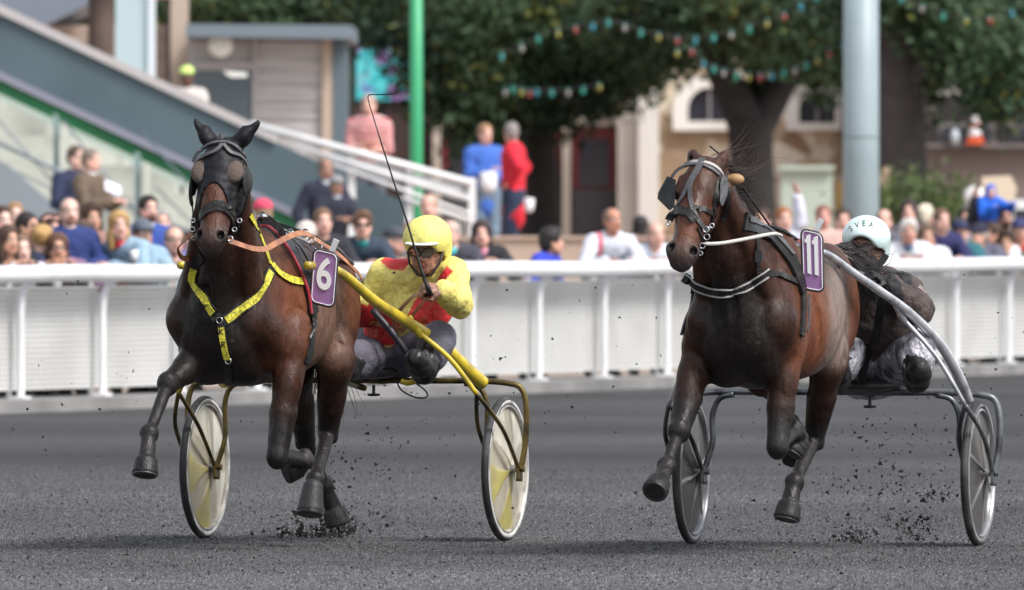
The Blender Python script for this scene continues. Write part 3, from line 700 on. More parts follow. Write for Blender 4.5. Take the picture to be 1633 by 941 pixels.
class W6:
    face = mat('cream_disc', attr=True, rough=.28, spec=.5, var=.12, vscale=9, dark=(.28,.25,.18), dscale=3.2, damt=.55, coat=.3)
    wall = mat('white_sidewall', (.55,.54,.52), .5, dark=(.14,.13,.12), dscale=10, damt=.7); rim = mat('cream_rim', (.42,.40,.36), .4, .1, dark=(.12,.11,.09), dscale=9, damt=.7)
    def __init__(s, ph): s.ph = ph
    def __call__(s, t, r, side):
        k = ((t-s.ph)/(2*math.pi)*5) % 1; j = int(((t-s.ph)/(2*math.pi)*5) % 5)
        w_ = .10+.26*r; inb = abs(k-.5) < w_
        q = (.008 if inb else 0.)*(1-r)
        col = (.46,.40,.13) if (inb and j in (0, 1)) else ((.66,.63,.54) if inb else (.44,.40,.31))
        return q, col
class W11:
    face = mat('smoke_disc', attr=True, rough=.22, spec=.6, var=.15, vscale=7, dark=(.10,.09,.085), dscale=4, damt=.4, coat=.4)
    wall = mat('thin_sidewall', (.20,.20,.21), .5, dark=(.05,.05,.05), dscale=9, damt=.6); rim = mat('alloy_rim', (.42,.42,.44), .3, .7, dark=(.1,.1,.1), dscale=8, damt=.5)
    def __init__(s, ph): s.ph = ph
    def __call__(s, t, r, side):
        k = ((t-s.ph)/(2*math.pi)*6) % 1
        inb = abs(k-.5) < .02+.02/(r+.25)*.6; q = (.010 if inb else 0.)*(1-r*.6)
        return q, ((.24,.23,.22) if inb else (.070,.066,.066))
def sulky(fr, fa, sw, zb, rad, name_label, shaft, brace_from, J, W, phs, mp, mb_, cs, rs, hub_out=.07, seat=(600,592,.13,.09)):
    P = fr.P
    root = fr.root('racing_sulky', name_label, 'sulky', (fa, 0, 0))
    L = lambda pts: [loc(p, root) for p in pts]
    for sd, ph in ((1, phs[1]), (-1, phs[0])):
        build_wheel(root, fr, (fa, sw*sd, rad), rad, W(ph))
    # cross bar with the arches over both wheels
    o_, i_ = sw+.095, sw-.095
    arc = [(fa-.02, sw+hub_out, rad+.0), (fa-.03, o_-.005, rad+.12), (fa-.03, o_, zb-.12), (fa-.03, o_-.02, zb-.03), (fa-.02, sw+.02, zb), (fa-.01, sw-.14, zb+.012)]
    full = arc+[(fa, sw*.4, zb+.012), (fa, 0, zb+.014)]; full = full+[(p[0], -p[1], p[2]) for p in full[::-1][1:]]
    m = MB(); m.tube(L(catmull(full, 8)), cs, 12); m.build('cross_bar', mb_, root, True)
    for sd in (1, -1):
        m = MB(); q = [(fa, (sw-.20)*sd, zb+.0), (fa-.01, (sw-.13)*sd, zb-.02), (fa-.02, i_*sd, zb-.10), (fa-.02, (i_+.0)*sd, rad+.14), (fa-.01, (sw-.055)*sd, rad+.0)]
        m.tube(L(catmull(q, 6)), cs*.9, 10); m.build('wheel_fork', mb_, root, True)
        m = MB()
        for a, b, u in ((J[1]+.0, sw+hub_out, .04), (J[1], sw-.055, -.03)):
            q = [(J[0], J[1]*sd, J[2]), (J[0]*.6+fa*.4, (a*.35+b*.65+u*.5)*sd, J[2]*.55+rad*.45), (fa+.01, b*sd, rad)]; m.tube(L(catmull(q, 6)), cs*.72, 8)
        m.build('fork_stay', mb_, root, True)
        for b in (sw+hub_out, sw-.06): m = MB(); m.box(loc((fa-.035, b*sd-.006, rad-.045), root), loc((fa+.035, b*sd+.006, rad+.03), root)); m.tube(L([(fa, b*sd-.02, rad-.0), (fa, b*sd+.025, rad-.0)]), .014, 8); m.tube(L([(fa+.012, b*sd-.012, rad-.05), (fa+.012, b*sd+.018, rad-.05)]), .008, 6); m.build('axle_bracket', mb_, root, 'auto')
        S = catmull([P(*p[:3]) for p in shaft], 8); rr = .89*np.interp(np.linspace(0, 1, len(S)), np.linspace(0, 1, len(shaft)), [p[3] for p in shaft])
        S = S*np.array([1, sd, 1]); m = MB(); m.tube(L(S), list(rr), 14); m.build('shaft', mp, root, True)
        bf = P(*brace_from)*np.array([1, sd, 1]); Jp = np.array([J[0], J[1]*sd, J[2]]); m = MB(); mid = bf*.5+Jp*.5+np.array([0, .02*sd, .015]); m.tube(L(catmull([bf, mid, Jp], 6)), rs, 10)
        fw_ = _u(Jp-bf); m.tube(L([bf-fw_*.03+np.array([0,0,.03]), bf+fw_*.06]), rs*1.5, 8); m.build('shaft_brace', mp, root, True)
    # seat
    s0 = P(seat[0], seat[1], fa-.05); m = Loft([(fa-.20, s0[1], s0[2], .05,.012), (fa-.16, s0[1], s0[2], .14,.028), (fa-.02, s0[1], s0[2], .155,.034), (fa+.10, s0[1], s0[2]-.005, .12,.028), (fa+.15, s0[1], s0[2]-.01, .05,.012)], e=3)
    V, Q, C = solid([m], .008); mesh_obj('seat', loc(V, root), Q, mat('seat_vinyl', (.030,.030,.032), .45, bump=.2, bscale=50), root)
    m = MB(); m.tube(L([(fa-.02, s0[1]-.05, zb), (fa-.02, s0[1]-.05, s0[2]-.02)]), .012, 8); m.tube(L([(fa-.02, s0[1]+.05, zb), (fa-.02, s0[1]+.05, s0[2]-.02)]), .012, 8)
    m.tube(L([(fa-.01, s0[1], zb-.01), (fa-.01, s0[1], zb-.05)]), .008, 8); m.lathe([(0,-.008),(.030,-.006),(.030,.006),(0,.008)], 16, (0,0,1), loc((fa-.01, s0[1], zb-.055), root)); m.build('seat_post', mat('black_metal', (.02,.02,.022), .4, .3), root, 'auto')
    return root
m_yel = mat('yellow_paint', (.62,.47,.035), .35, coat=.3, dark=(.10,.085,.04), dscale=7, damt=.55, var=.10, vscale=5)
m_bar6 = mat('muddy_gold_metal', (.13,.095,.030), .38, .55, dark=(.030,.028,.024), dscale=9, damt=.85, var=.25, vscale=20)
m_sil = mat('silver_metal', (.66,.67,.70), .24, .55, dark=(.07,.07,.075), dscale=9, damt=.45, var=.12, vscale=20)
m_bar11 = mat('muddy_steel', (.16,.17,.18), .36, .6, dark=(.035,.035,.037), dscale=10, damt=.8, var=.25, vscale=20)
sulky6 = sulky(F6, -1.42, .746, .742, .34, 'yellow racing sulky with cream disc wheels, pulled by horse 6',
    [(490,423,.24,.021),(540,433,-.12,.024),(600,482,-.48,.029),(655,517,-.84,.031),(702,548,-1.08,.033),(742,586,-1.27,.037),(770,611,-1.40,.036)], (658,523,-.86), (-1.00,.735,.70), W6, (-2.0, -2.15), m_yel, m_bar6, .0142, .012)
sulky11 = sulky(F11, -1.35, .682, .700, .338, 'silver racing sulky with smoked dark disc wheels, pulled by horse 11',
    [(1264,396,.20,.015),(1316,404,-.08,.018),(1362,436,-.35,.021),(1410,469,-.60,.023),(1454,502,-.84,.025),(1500,550,-1.06,.027),(1530,602,-1.22,.027),(1546,640,-1.33,.024)], (1432,500,-.80), (-.96,.70,.66), W11, (.3, .9), m_sil, m_bar11, .0158, .011, seat=(1390,612,.13,.09))
# ------------------------------------------------------------------ drivers
def driver(fr, label, pts, base, look, hup, o):
    root = fr.root('person', label, 'person', base); J = {k: fr.P(*v) for k, v in pts.items()}
    fw = _u(np.array([1, 0, .35])); o['look'] = look; o['hup'] = hup
    bm, h, M, B = make_person(root, J, fw, o.get('scale', .97), o, cellb=.0065, cellc=.009)
    return root, J, h, M
def helmet(root, h, M, col, m, peak=None, wrp=.0, name='helmet'):
    E = lambda f, l, u, r, k=.012, op='u', c=col: Ell(h(f, l, u), np.array(r), M, k, c, op)
    pr = [E(-.010, 0, .055, (.128,.113,.104)), E(-.05, 0, -.01, (.085,.103,.085), .03), E(.115, 0, -.055, (.10,.085,.105), .012, 's'), E(.0, 0, .0, (.098,.088,.11), .01, 's'), Half(h(0, 0, -.075), -M[:, 2])]
    V, Q, C = solid(pr, .006, wr=folds(3, wrp, 30) if wrp else None); o = mesh_obj(name, loc(V, root), Q, m, root)
    if peak:
        pr = [E(.088, 0, .046, (.062,.084,.010), .01), E(.04, 0, .03, (.085,.078,.05), .01, 's')]
        V2, Q2, _ = solid(pr, .005); mesh_obj('peak', loc(V2, root), Q2, peak, o)
    return o, V, Q
YEL = (.78,.68,.19); RDD = (.62,.025,.03)
d6p = dict(pelvis=(620,545,-1.52), chest=(662,478,-1.33), neck=(680,430,-1.22), head=(681,398,-1.15), shR=(612,438,-1.27), shL=(722,434,-1.22),
    elR=(578,500,-1.30), elL=(733,485,-1.00), wrR=(566,470,-1.08), wrL=(705,462,-.76), hipR=(602,572,-1.50), hipL=(640,566,-1.48),
    knR=(572,572,-1.06), knL=(700,540,-1.06), anR=(560,585,-.98), anL=(676,592,-.90), toR=(545,592,-.86), toL=(662,572,-.72))
o6 = dict(skin=(.34,.18,.125), top=YEL, topname='racing_jacket', pants=(.115,.11,.14), seed=21, amp=.011, tg=.014, curl=1.0, huL=(.3, .75, .6), hdL=(.35,-.9,.10), hem=.02,
    paint_prims=[Poly(F6, [(592,428),(612,404),(642,398),(654,416),(640,444),(622,430)], -1.2, RDD), Poly(F6, [(690,450),(710,424),(722,432),(706,456)], -1.1, RDD),
        Poly(F6, [(645,516),(664,474),(690,466),(728,496),(712,512),(690,520)], -1.2, RDD), Poly(F6, [(560,486),(600,484),(652,520),(656,548),(560,556)], -1.3, RDD), Poly(F6, [(640,522),(660,514),(706,520),(712,545),(640,556)], -1.3, YEL),
        Cap(F6.P(664,436,-1.1), F6.P(640,512,-1.2), .0045, .0045, .002, (.20,.16,.03), op='p'), Cap(F6.P(626,446,-1.1), F6.P(616,500,-1.2), .004, .004, .002, (.26,.21,.04), op='p'), Cap(F6.P(634,444,-1.1), F6.P(650,480,-1.1), .004, .004, .002, (.26,.21,.04), op='p')],
    skinmat=mat('muddy_skin', attr=True, rough=.45, var=.22, vscale=40, spec=.4, bump=.2, bscale=90, dark=(.03,.02,.018), dscale=70, damt=.7),
    ppaints=[], shoecol=(.018,.018,.019), topmat=mat('silk_jacket', attr=True, rough=.6, var=.10, vscale=6, bump=1., bscale=13, bdist=.03, dark=(.24,.20,.06), dscale=36, damt=.28))
driver6, J6, h6, Mh6 = driver(F6, 'person in yellow and red racing silks and yellow helmet holding up a whip', d6p, (-1.5, .4, 0), (1, .03, -.16), (.15, .02, 1), o6)
helm6, _, _ = helmet(driver6, h6, Mh6, YEL, mat('yellow_helmet_cloth', (.80,.74,.20), .62, bump=.5, bscale=18, dark=(.30,.27,.08), dscale=60, damt=.3), peak=mat('white_plastic', (.78,.78,.76), .35), wrp=.003)
def boots(root, J, m):
    for q in 'RL':
        a, k, t = J['an'+q], J['kn'+q], J['to'+q]; s_ = _u(np.cross(t-a, (0, 0, 1)))
        pr = [Cap(a, k*.62+a*.38, .056, .068, .02), Cap(a, t, .052, .044, .02), Ell(a*.45+t*.55+_u(k-a)*-.0, (.05,.055,.05), None, .03), Cap(k*.55+a*.45, k*.62+a*.38, .072, .072, .006)]
        V, Q, _ = solid(pr, .0075, wr=folds(8, .006, 45)); b_ = mesh_obj('boot', loc(V, root), Q, m, root)
        mb = MB(); c = k*.60+a*.40; ax = _u(k-a); mb.lathe([(.070,-.006),(.077,0),(.070,.006)], 20, ax, loc(c, root)); mb.build('boot_band', mat('grey_trim', (.45,.45,.46), .5), b_, True)
m_boot = mat('black_rubber_boot', (.012,.012,.013), .38, spec=.35, bump=.5, bscale=30, dark=(.06,.06,.06), dscale=12, damt=.4)
boots(driver6, J6, m_boot)
def goggles(root, h, M, lens, frame):
    mb = MB()
    for q in (1, -1):
        ring = [h(.113-.35*abs(.034*q+.028*math.cos(t))**1.3, .034*q+.031*math.cos(t), .004+.020*math.sin(t)+.006*math.cos(t)*q) for t in np.linspace(0, 2*math.pi, 16, endpoint=False)]
        mb.prism(ring, -M[:, 0]*.006, 0); mb.tube(ring, .0042, 6, mi=1, closed=True); mb.tube([h(.093, .062*q, .010), h(.01, .098*q, .02)], .005, 6, mi=1)
    mb.tube([h(.116, .012, .010), h(.116, -.012, .010)], .004, 6, mi=1)
    mesh_obj('goggles', loc(mb.v, root), mb.f, None, root, smooth=False, mats=[lens, frame], midx=mb.m)
goggles(driver6, h6, Mh6, mat('mirror_lens', (.30,.27,.20), .06, .95), mat('goggle_frame', (.03,.025,.02), .3))
mb = MB()
for q in (1, -1): mb.tube(loc([h6(.03, .092*q, .01), h6(.055, .075*q, -.06), h6(.062, .035*q, -.115), h6(.06, 0, -.122)], driver6), .0055, 6)
mb.build('chin_strap', mat('dark_leather', (.035,.028,.024), .6), driver6, True)
pr = [Cap(J6['wrL']*.93+J6['elL']*.07, J6['wrL']*.80+J6['elL']*.20, .038, .038, .008)]; V, Q, _ = solid(pr, .006); mesh_obj('cuff', loc(V, driver6), Q, mat('white_knit', (.62,.60,.62), .9, bump=.4, bscale=200), driver6)

BRN = (.070,.050,.046); SLV = (.50,.49,.55)
d11p = dict(pelvis=(1392,572,-1.45), chest=(1402,492,-1.28), neck=(1390,438,-1.18), head=(1380,397,-1.12), shR=(1338,462,-1.22), shL=(1444,462,-1.20),
    elR=(1318,505,-1.05), elL=(1466,494,-.98), wrR=(1345,470,-.88), wrL=(1412,452,-.84), hipR=(1366,592,-1.45), hipL=(1418,590,-1.43),
    knR=(1350,560,-1.02), knL=(1462,556,-1.00), anR=(1335,606,-.88), anL=(1462,606,-.92), toR=(1336,590,-.74), toL=(1466,586,-.74))
o11 = dict(skin=(.16,.075,.055), top=BRN, topname='racing_jacket', pants=SLV, seed=33, amp=.014, tg=.016, glove=(.014,.014,.015), curl=1.0, huL=(.3,.2,.9), hem=.02,
    paint_prims=[Poly(F11, [(1376,436),(1440,428),(1456,452),(1458,482),(1444,508),(1400,500)], -1.1, (.014,.014,.016)), Poly(F11, [(1320,430),(1350,436),(1350,500),(1320,500)], -1.1, (.014,.014,.016)),
        Poly(F11, [(1456,452),(1459,452),(1461,484),(1448,508),(1445,506),(1458,482)], -1.1, (.5,.5,.5)), Cap(F11.P(1452,444,-1.05), F11.P(1476,466,-1.05), .006, .006, .002, (.5,.42,.36), op='p'), Cap(F11.P(1458,440,-1.08), F11.P(1484,480,-1.08), .006, .006, .002, (.5,.42,.36), op='p')],
    pantmat=mat('silver_trousers', attr=True, rough=.36, metal=.2, var=.5, vscale=12, bump=1., bscale=22, bdist=.03, dark=(.04,.04,.05), dscale=13, damt=.85, bstretch=(1,1,1)),
    shoecol=(.016,.016,.017), topmat=mat('brown_jacket', attr=True, rough=.75, var=.35, vscale=14, bump=1., bscale=20, bdist=.035, dark=(.025,.018,.015), dscale=8, damt=.6))
driver11, J11, h11, Mh11 = driver(F11, 'person in brown jacket, silver trousers and white helmet marked SVEA', d11p, (-1.45, .35, 0), (1, -.02, .06), (0, .04, 1), o11)
helm11, Vh11, Qh11 = helmet(driver11, h11, Mh11, (.8,.8,.8), mat('white_helmet', (.70,.80,.79), .28, coat=.5, dark=(.33,.62,.60), dscale=7, damt=.5), None)
boots(driver11, J11, m_boot)
goggles(driver11, h11, Mh11, mat('smoke_lens', (.05,.04,.04), .1, .3), MATS['goggle_frame'])
# ------------------------------------------------------------------ tack on the horses
m_blk = mat('black_leather', (.012,.0115,.0115), .42, spec=.3, bump=.4, bscale=80, dark=(.05,.047,.045), dscale=16, damt=.35)
m_gry = mat('grey_leather', (.085,.085,.09), .45, bump=.4, bscale=80, dark=(.03,.03,.03), dscale=16, damt=.5)
m_met = mat('steel', (.42,.42,.43), .25, 1., dark=(.08,.08,.08), dscale=40, damt=.7)
m_tan = mat('tan_leather', (.40,.17,.085), .5, bump=.3, bscale=60, var=.2, vscale=14, dark=(.14,.05,.03), dscale=10, damt=.5)
m_yst = mat('yellow_webbing', (.66,.60,.045), .6, bump=.6, bscale=150, dark=(.20,.19,.03), dscale=60, damt=.75)
m_red = mat('red_piping', (.33,.03,.045), .55)
m_hood = mat('hood_cloth', (.009,.009,.012), .55, spec=.25, bump=.6, bscale=30, var=.3, vscale=20)
def strap(root, name, sk, pts, w, m, t=.004, lift=.006, mirror=False, parent=None, sub=6, label=None, smooth=False):
    mb = MB(); P_, N_ = sk.path(pts, lift, sub); P_ = np.array(P_)
    for _ in range(2): P_[1:-1] = P_[1:-1]*.5+(P_[:-2]+P_[2:])*.25
    ribbon(mb, [loc(p, root) for p in P_], N_, w, t)
    o = mesh_obj(name, mb.v, mb.f, m, parent or root, smooth=False)
    if mirror:
        P2 = []; N2 = []
        for p in P_:
            h = sk.t.find_nearest(Vector((p[0], -p[1], p[2]))); P2.append(np.array(h[0]+h[1]*lift)); N2.append(np.array(h[1]))
        mb = MB(); ribbon(mb, [loc(p, root) for p in P2], N2, w, t); mesh_obj(name, mb.v, mb.f, m, parent or root, smooth=False)
    return o
def cord(root, name, pts, r, m, parent=None, sub=6, seg=7):
    """free tube through (px,py,f) points"""
    fr = root_fr[root.name]; q = catmull([fr.P(*p) for p in pts], sub) if len(pts) > 2 else np.array([fr.P(*p) for p in pts])
    mb = MB(); mb.tube([loc(p, root) for p in q], r, seg); return mb.build(name, m, parent or root, True)
def ring(root, name, fr, px, py, f, r, m, parent=None, th=.0035, n=(1, 0, 0)):
    c = loc(fr.P(px, py, f), root); mb = MB(); n = Vector(n).normalized(); a = n.orthogonal().normalized(); b = n.cross(a)
    mb.tube([Vector(c)+(a*math.cos(t)+b*math.sin(t))*r for t in np.linspace(0, 2*math.pi, 14, endpoint=False)], th, 6, closed=True); return mb.build(name, m, parent or root, True)
root_fr = {horse6.name: F6, horse11.name: F11, sulky6.name: F6, sulky11.name: F11, driver6.name: F6, driver11.name: F11}
def strands(name, root, starts, dirs, length, n, r, m, seed, droop=.3, spread=.25, wave=.06, seg=7, parent=None):
    """bundle of tapering hair strands"""
    rg = np.random.default_rng(seed); mb = MB()
    for i in range(n):
        a = starts[rg.integers(len(starts))]+rg.normal(size=3)*.012; d = _u(np.asarray(dirs)+rg.normal(size=3)*spread); Lh = length*rg.uniform(.5, 1.1); ph = rg.uniform(0, 6.28); ax = rg.normal(size=3)
        pts = []
        for j in range(seg):
            t = j/(seg-1); pts.append(loc(a+d*Lh*t+np.array([0, 0, -droop*Lh*t*t])+ax*wave*Lh*math.sin(t*4+ph)*t, root))
        mb.tube(pts, [r*(1-.8*j/(seg-1)) for j in range(seg)], 3, caps=False)
    return mb.build(name, m, parent or root, True)
m_hair = mat('horse_hair', (.014,.011,.010), .45, spec=.5, var=.4, vscale=30)
m_hairb = mat('brown_mane', (.050,.026,.018), .5, spec=.5, var=.4, vscale=30)

# ---- horse 6
P = F6.P; r6 = horse6
hu = [p.grow(.007) for p in hp6 if p.op == 'u']
E6 = lambda a, u, s, r: Ell(H6(a, u, s), np.array(r)*L6, M6, .01, op='s')
V, Q, _ = solid(hu+[Half(H6(.385, 0, 0), M6[:, 0]), E6(.47, .10, 0, (.215,.17,.098)), Half(H6(.10, -.16, 0), -M6[:, 1])], .007, wr=folds(4, .004, 60))
hood = mesh_obj('blinker_hood', loc(V, r6), Q, m_hood, r6)
VV = np.concatenate([V6, V]); QQ = np.concatenate([Q6, Q+len(V6)]); SK6 = Skin(F6, V6, Q6); SH6 = Skin(F6, VV, QQ)
for q in (1, -1):
    c = H6(.172, .056, .090*q); pr = [Ell(c, np.array((.064,.034,.050))*L6, M6, .01)]; V, Q, _ = solid(pr, .006, wr=folds(7, .003, 70))
    mesh_obj('eye_cup', loc(V, r6), Q, mat('mesh_eye_cup', (.115,.085,.070), .75, bump=1., bscale=160), hood)
    c = H6(.19, -.012, .142*q); pr = [Ell(c, np.array((.085,.062,.013))*L6, M6, .01), Ell(c+M6[:, 2]*.012*q-M6[:, 1]*.02, np.array((.06,.04,.012))*L6, M6, .01)]; V, Q, _ = solid(pr, .006); mesh_obj('blinker', loc(V, r6), Q, m_blk, r6)
for pts in ([(308,258),(316,243),(335,232),(358,229),(380,238),(394,258)], [(310,262),(326,250),(345,242),(354,232)], [(356,232),(366,244),(380,250),(394,264)]):
    strap(r6, 'browband', SH6, pts, .016, m_gry, .008, .010)
for pts in ([(317,356),(324,338),(338,326),(352,324),(368,336),(380,362)], [(322,350),(330,338),(343,332),(354,333),(366,344),(376,370)]):
    strap(r6, 'noseband', SH6, pts, .022, m_blk, .008, .009)
strap(r6, 'cheek_strap', SH6, [(305,290),(304,315),(310,342)], .018, m_blk); strap(r6, 'cheek_strap', SH6, [(397,292),(393,318),(384,342)], .018, m_blk)
c = P(354,222,1.0); mb = MB(); c = loc(c, r6); mb.box(c-np.array([.02,.014,.02]), c+np.array([.02,.014,.026])); mb.build('poll_buckle', m_met, r6)
for (x, y, r_) in ((308,352,.009),(307,366,.011),(309,380,.009),(382,352,.010),(374,366,.010),(367,381,.012)):
    ring(r6, 'bit_ring', F6, x, y, 1.19 if x > 340 else 1.15, r_, m_met, n=(1, .3, .2))
strap(r6, 'jaw_strap', SH6, [(386,340),(380,352),(372,368),(362,380)], .012, m_blk); strap(r6, 'jaw_strap', SH6, [(310,342),(308,355),(309,372)], .012, m_blk)
# breast strap: black backing with yellow webbing
bs = [(323,408),(310,428),(307,446),(322,471),(347,508)]; bs2 = [(352,510),(362,509),(398,485),(417,461),(432,430)]
for b_ in (bs, bs2):
    strap(r6, 'breast_strap', SK6, b_, .050, m_blk, .006, .006)
strap(r6, 'yellow_band', SK6, bs[1:-1]+[(341,500)], .034, m_yst, .004, .012); strap(r6, 'yellow_band', SK6, [(360,511)]+bs2[2:-1]+[(430,434)], .034, m_yst, .004, .012)
strap(r6, 'neck_strap', SK6, [(398,343),(410,368),(420,392),(430,422)], .022, m_yst, .004, .008)
strap(r6, 'side_strap', SK6, [(432,422),(444,436),(462,446),(482,450),(498,450)], .034, m_yst, .004, .010)
strap(r6, 'girth_strap', SK6, [(351,512),(354,530),(359,560),(364,590),(367,612)], .036, m_blk, .004, .007)
strap(r6, 'patterned_strap', SK6, [(352,522),(356,545),(363,572)], .028, m_yst, .004, .011)
for (x, y) in ((350,511),(364,576)): ring(r6, 'strap_ring', F6, x, y, F6 and SK6.path([(x, y), (x+1, y)])[0][0][0]+.012, .014, m_met)
# harness saddle and girth
g6 = [(411,350),(424,358),(442,374),(463,398),(481,430),(492,462),(498,500),(497,540),(488,580)]
strap(r6, 'saddle_pad', SK6, g6[:7], .085, m_blk, .016, .008, mirror=True); strap(r6, 'girth', SK6, [(495,470)]+g6[6:], .050, m_blk, .010, .008, mirror=True)
strap(r6, 'red_piping', SK6, [(416,360),(434,374),(454,398),(472,430),(486,466),(491,500)], .014, m_red, .008, .020)
strap(r6, 'back_band', SK6, [(424,352),(446,366),(470,392),(490,426),(500,452)], .030, m_blk, .008, .022)
strap(r6, 'crupper_strap', SK6, [(428,353),(462,364),(500,378),(530,396),(560,422)], .020, m_blk, .006, .012)
strap(r6, 'hip_strap', SK6, [(452,368),(478,384),(500,402),(520,420)], .012, m_gry, .006, .014)
cord(r6, 'terret', [(414,352,.16),(418,340,.16)], .012, m_blk); c = loc(P(419,346,.16), r6); mb = MB(); mb.lathe([(0,-.012),(.022,-.008),(.026,.004),(.014,.016),(0,.018)], 16, (0, 0, 1), c); mb.build('saddle_knob', m_met, r6, True)
for (x, y) in ((462,372),(486,372),(497,384),(508,396)): ring(r6, 'harness_ring', F6, x, y, .12, .019, m_met, th=.004, n=(1, -.4, .3))
strap(r6, 'girth_buckle', SK6, [(489,540),(494,528),(500,520)], .010, m_met, .006, .018)
strands('tail', r6, [P(508,470,-.95), P(512,480,-.95)], (-.25, -.10, -1), .62, 260, .0035, m_hair, 3, droop=-.1, spread=.16, wave=.05)
strands('mane', r6, [P(372+i*4, 262+i*9, .80-i*.05)-np.array([.05, .14, 0]) for i in range(9)], (-.5, -.5, -.3), .10, 90, .002, m_hair, 4, droop=.8)
# hoof boot on the near hind
a, b_ = cfg6['lh'][3], cfg6['lh'][4]; V, Q, _ = solid([Frus(a*.4+b_*.6-_u(b_-a)*.075, b_*.85+a*.15, .050, .064, .012), Cap(a*.4+b_*.6-_u(b_-a)*.085, a*.4+b_*.6-_u(b_-a)*.070, .048, .048, .006)], .007)
mesh_obj('hoof_boot', loc(V, r6), Q, mat('rubber_boot', (.030,.030,.031), .5, spec=.3, bump=.3, bscale=50), r6)
for k in ('rf',):
    a, b_ = cfg6[k][4], cfg6[k][3]; mb = MB(); ax = _u(a-b_); mb.lathe([(.044,-.004),(.0565,-.004),(.0565,.004),(.044,.004)], 28, ax, loc(a, r6), closed=True); mb.build('horseshoe', mat('worn_iron', (.10,.10,.105), .45, .8), r6)

# ---- horse 11
P = F11.P; r11 = horse11; SK11 = Skin(F11, V11, Q11)
S11 = lambda name, pts, w_, m, **k: strap(r11, name, SK11, pts, w_, m, **k)
S11('crown_strap', [(1118,254),(1114,266),(1101,289),(1088,317),(1070,344)], .020, m_gry, t=.006); S11('crown_strap', [(1122,254),(1116,268),(1103,291),(1101,312),(1107,340),(1116,356),(1126,368)], .020, m_gry, t=.006)
S11('browband', [(1088,264),(1106,259),(1130,262),(1146,272),(1152,284)], .018, mat('pale_leather', (.38,.36,.34), .5), t=.008); S11('browband', [(1070,284),(1080,271),(1096,264),(1114,263)], .014, m_gry, t=.008); S11('browband', [(1120,264),(1134,270),(1146,280)], .014, m_gry, t=.008)
S11('noseband', [(1066,352),(1074,341),(1088,337),(1100,342),(1108,352)], .038, m_blk, t=.012, lift=.008); S11('cheek_strap', [(1146,285),(1143,312),(1138,335),(1134,352),(1130,366)], .022, m_blk, t=.006)
S11('nose_strap', [(1106,330),(1118,333),(1132,339),(1140,345)], .018, m_blk, t=.006)
S11('throat_strap', [(1160,300),(1161,325),(1156,345),(1150,352)], .022, m_blk, t=.006)
c = loc(P(1121,333,1.20), r11); mb = MB(); mb.box(c-np.array([.006,.016,.011]), c+np.array([.006,.016,.011])); mb.build('buckle', m_met, r11)
mb = MB(); q = [P(1064,281,1.06), P(1078,287,1.10), P(1076,330,1.14), P(1068,336,1.13), P(1049,317,1.06), P(1050,307,1.05)]; mb.prism([loc(p, r11) for p in q], (-.012, -.004, 0)); mb.build('blinker', m_blk, r11)
mb = MB(); q = [P(1145,278,1.07), P(1152,284,1.05), P(1151,310,1.07), P(1144,328,1.10), P(1141,322,1.12), P(1142,292,1.10)]; mb.prism([loc(p+np.array([.0,.02,0]), r11) for p in q], (-.010, .004, 0)); mb.build('blinker', m_gry, r11)
for (x, y, f, r_) in ((1126,366,1.18,.013),(1127,378,1.18,.013),(1120,392,1.19,.012),(1066,356,1.2,.010),(1135,360,1.12,.010),(1117,404,1.19,.009)):
    ring(r11, 'bit_ring', F11, x, y, f, r_, m_met, n=(1, .3, .2))
strap(r11, 'bit_strap', SK11, [(1112,362),(1118,380),(1120,398),(1119,412)], .012, m_blk)
c = P(1173,286,.90); V, Q, _ = solid([Ell(c, (.030,.040,.026), None, .01, (.36,.22,.10)), Cap(c-np.array([0,.03,0]), c-np.array([0,.055,.0]), .016, .020, .01, (.6,.58,.5))], .006)
mesh_obj('ear_plug_ball', loc(V, r11), Q, mat('tan_ball', (.34,.20,.09), .6, bump=.3, bscale=80), r11)
cord(r11, 'check_rein', [(1186,300,.80),(1208,332,.55),(1232,366,.22)], .005, m_blk)
cord(r11, 'check_rod', [(1132,233,.85),(1150,248,.80)], .004, m_blk)
nb_ = [(1090,442),(1108,453),(1132,463),(1155,466),(1179,461),(1200,450),(1222,435)]
S11('breast_band', nb_, .046, m_blk, t=.012, lift=.010)
SKo = [(x, y-6) for x, y in nb_]; S11('band_edge', SKo, .006, mat('pale_trim', (.42,.41,.40), .5), t=.006, lift=.018); S11('band_edge', [(x, y+6) for x, y in nb_], .006, MATS['pale_trim'], t=.006, lift=.018)
S11('side_strap', [(1222,435),(1240,438),(1258,445),(1274,452)], .026, m_blk, t=.005, lift=.010); S11('neck_strap', [(1206,368),(1206,392),(1207,415),(1210,440)], .022, m_blk, t=.005, lift=.008)
c = loc(SK11.path([(1206,408), (1206,409)], .02)[0][0], r11); mb = MB(); mb.box(c-np.array([.008,.016,.026]), c+np.array([.008,.016,.026])); mb.build('buckle', mat('black_plastic', (.03,.03,.035), .35), r11)
g11 = [(1186,352),(1206,363),(1230,383),(1254,405),(1270,436),(1279,464),(1279,500),(1276,535)]
strap(r11, 'saddle_pad', SK11, g11[:6], .080, m_blk, .016, .008, mirror=True); strap(r11, 'girth', SK11, [(1276,452)]+g11[5:], .046, m_blk, .012, .008, mirror=True)
S11('back_band', [(1190,350),(1214,364),(1240,384),(1262,410)], .026, m_gry, t=.006, lift=.022); S11('crupper_strap', [(1196,352),(1236,366),(1275,382),(1310,402),(1335,428)], .020, m_blk, t=.006, lift=.012)
S11('girth_edge', [(1284,470),(1284,505),(1281,528)], .012, m_gry, t=.006, lift=.02)
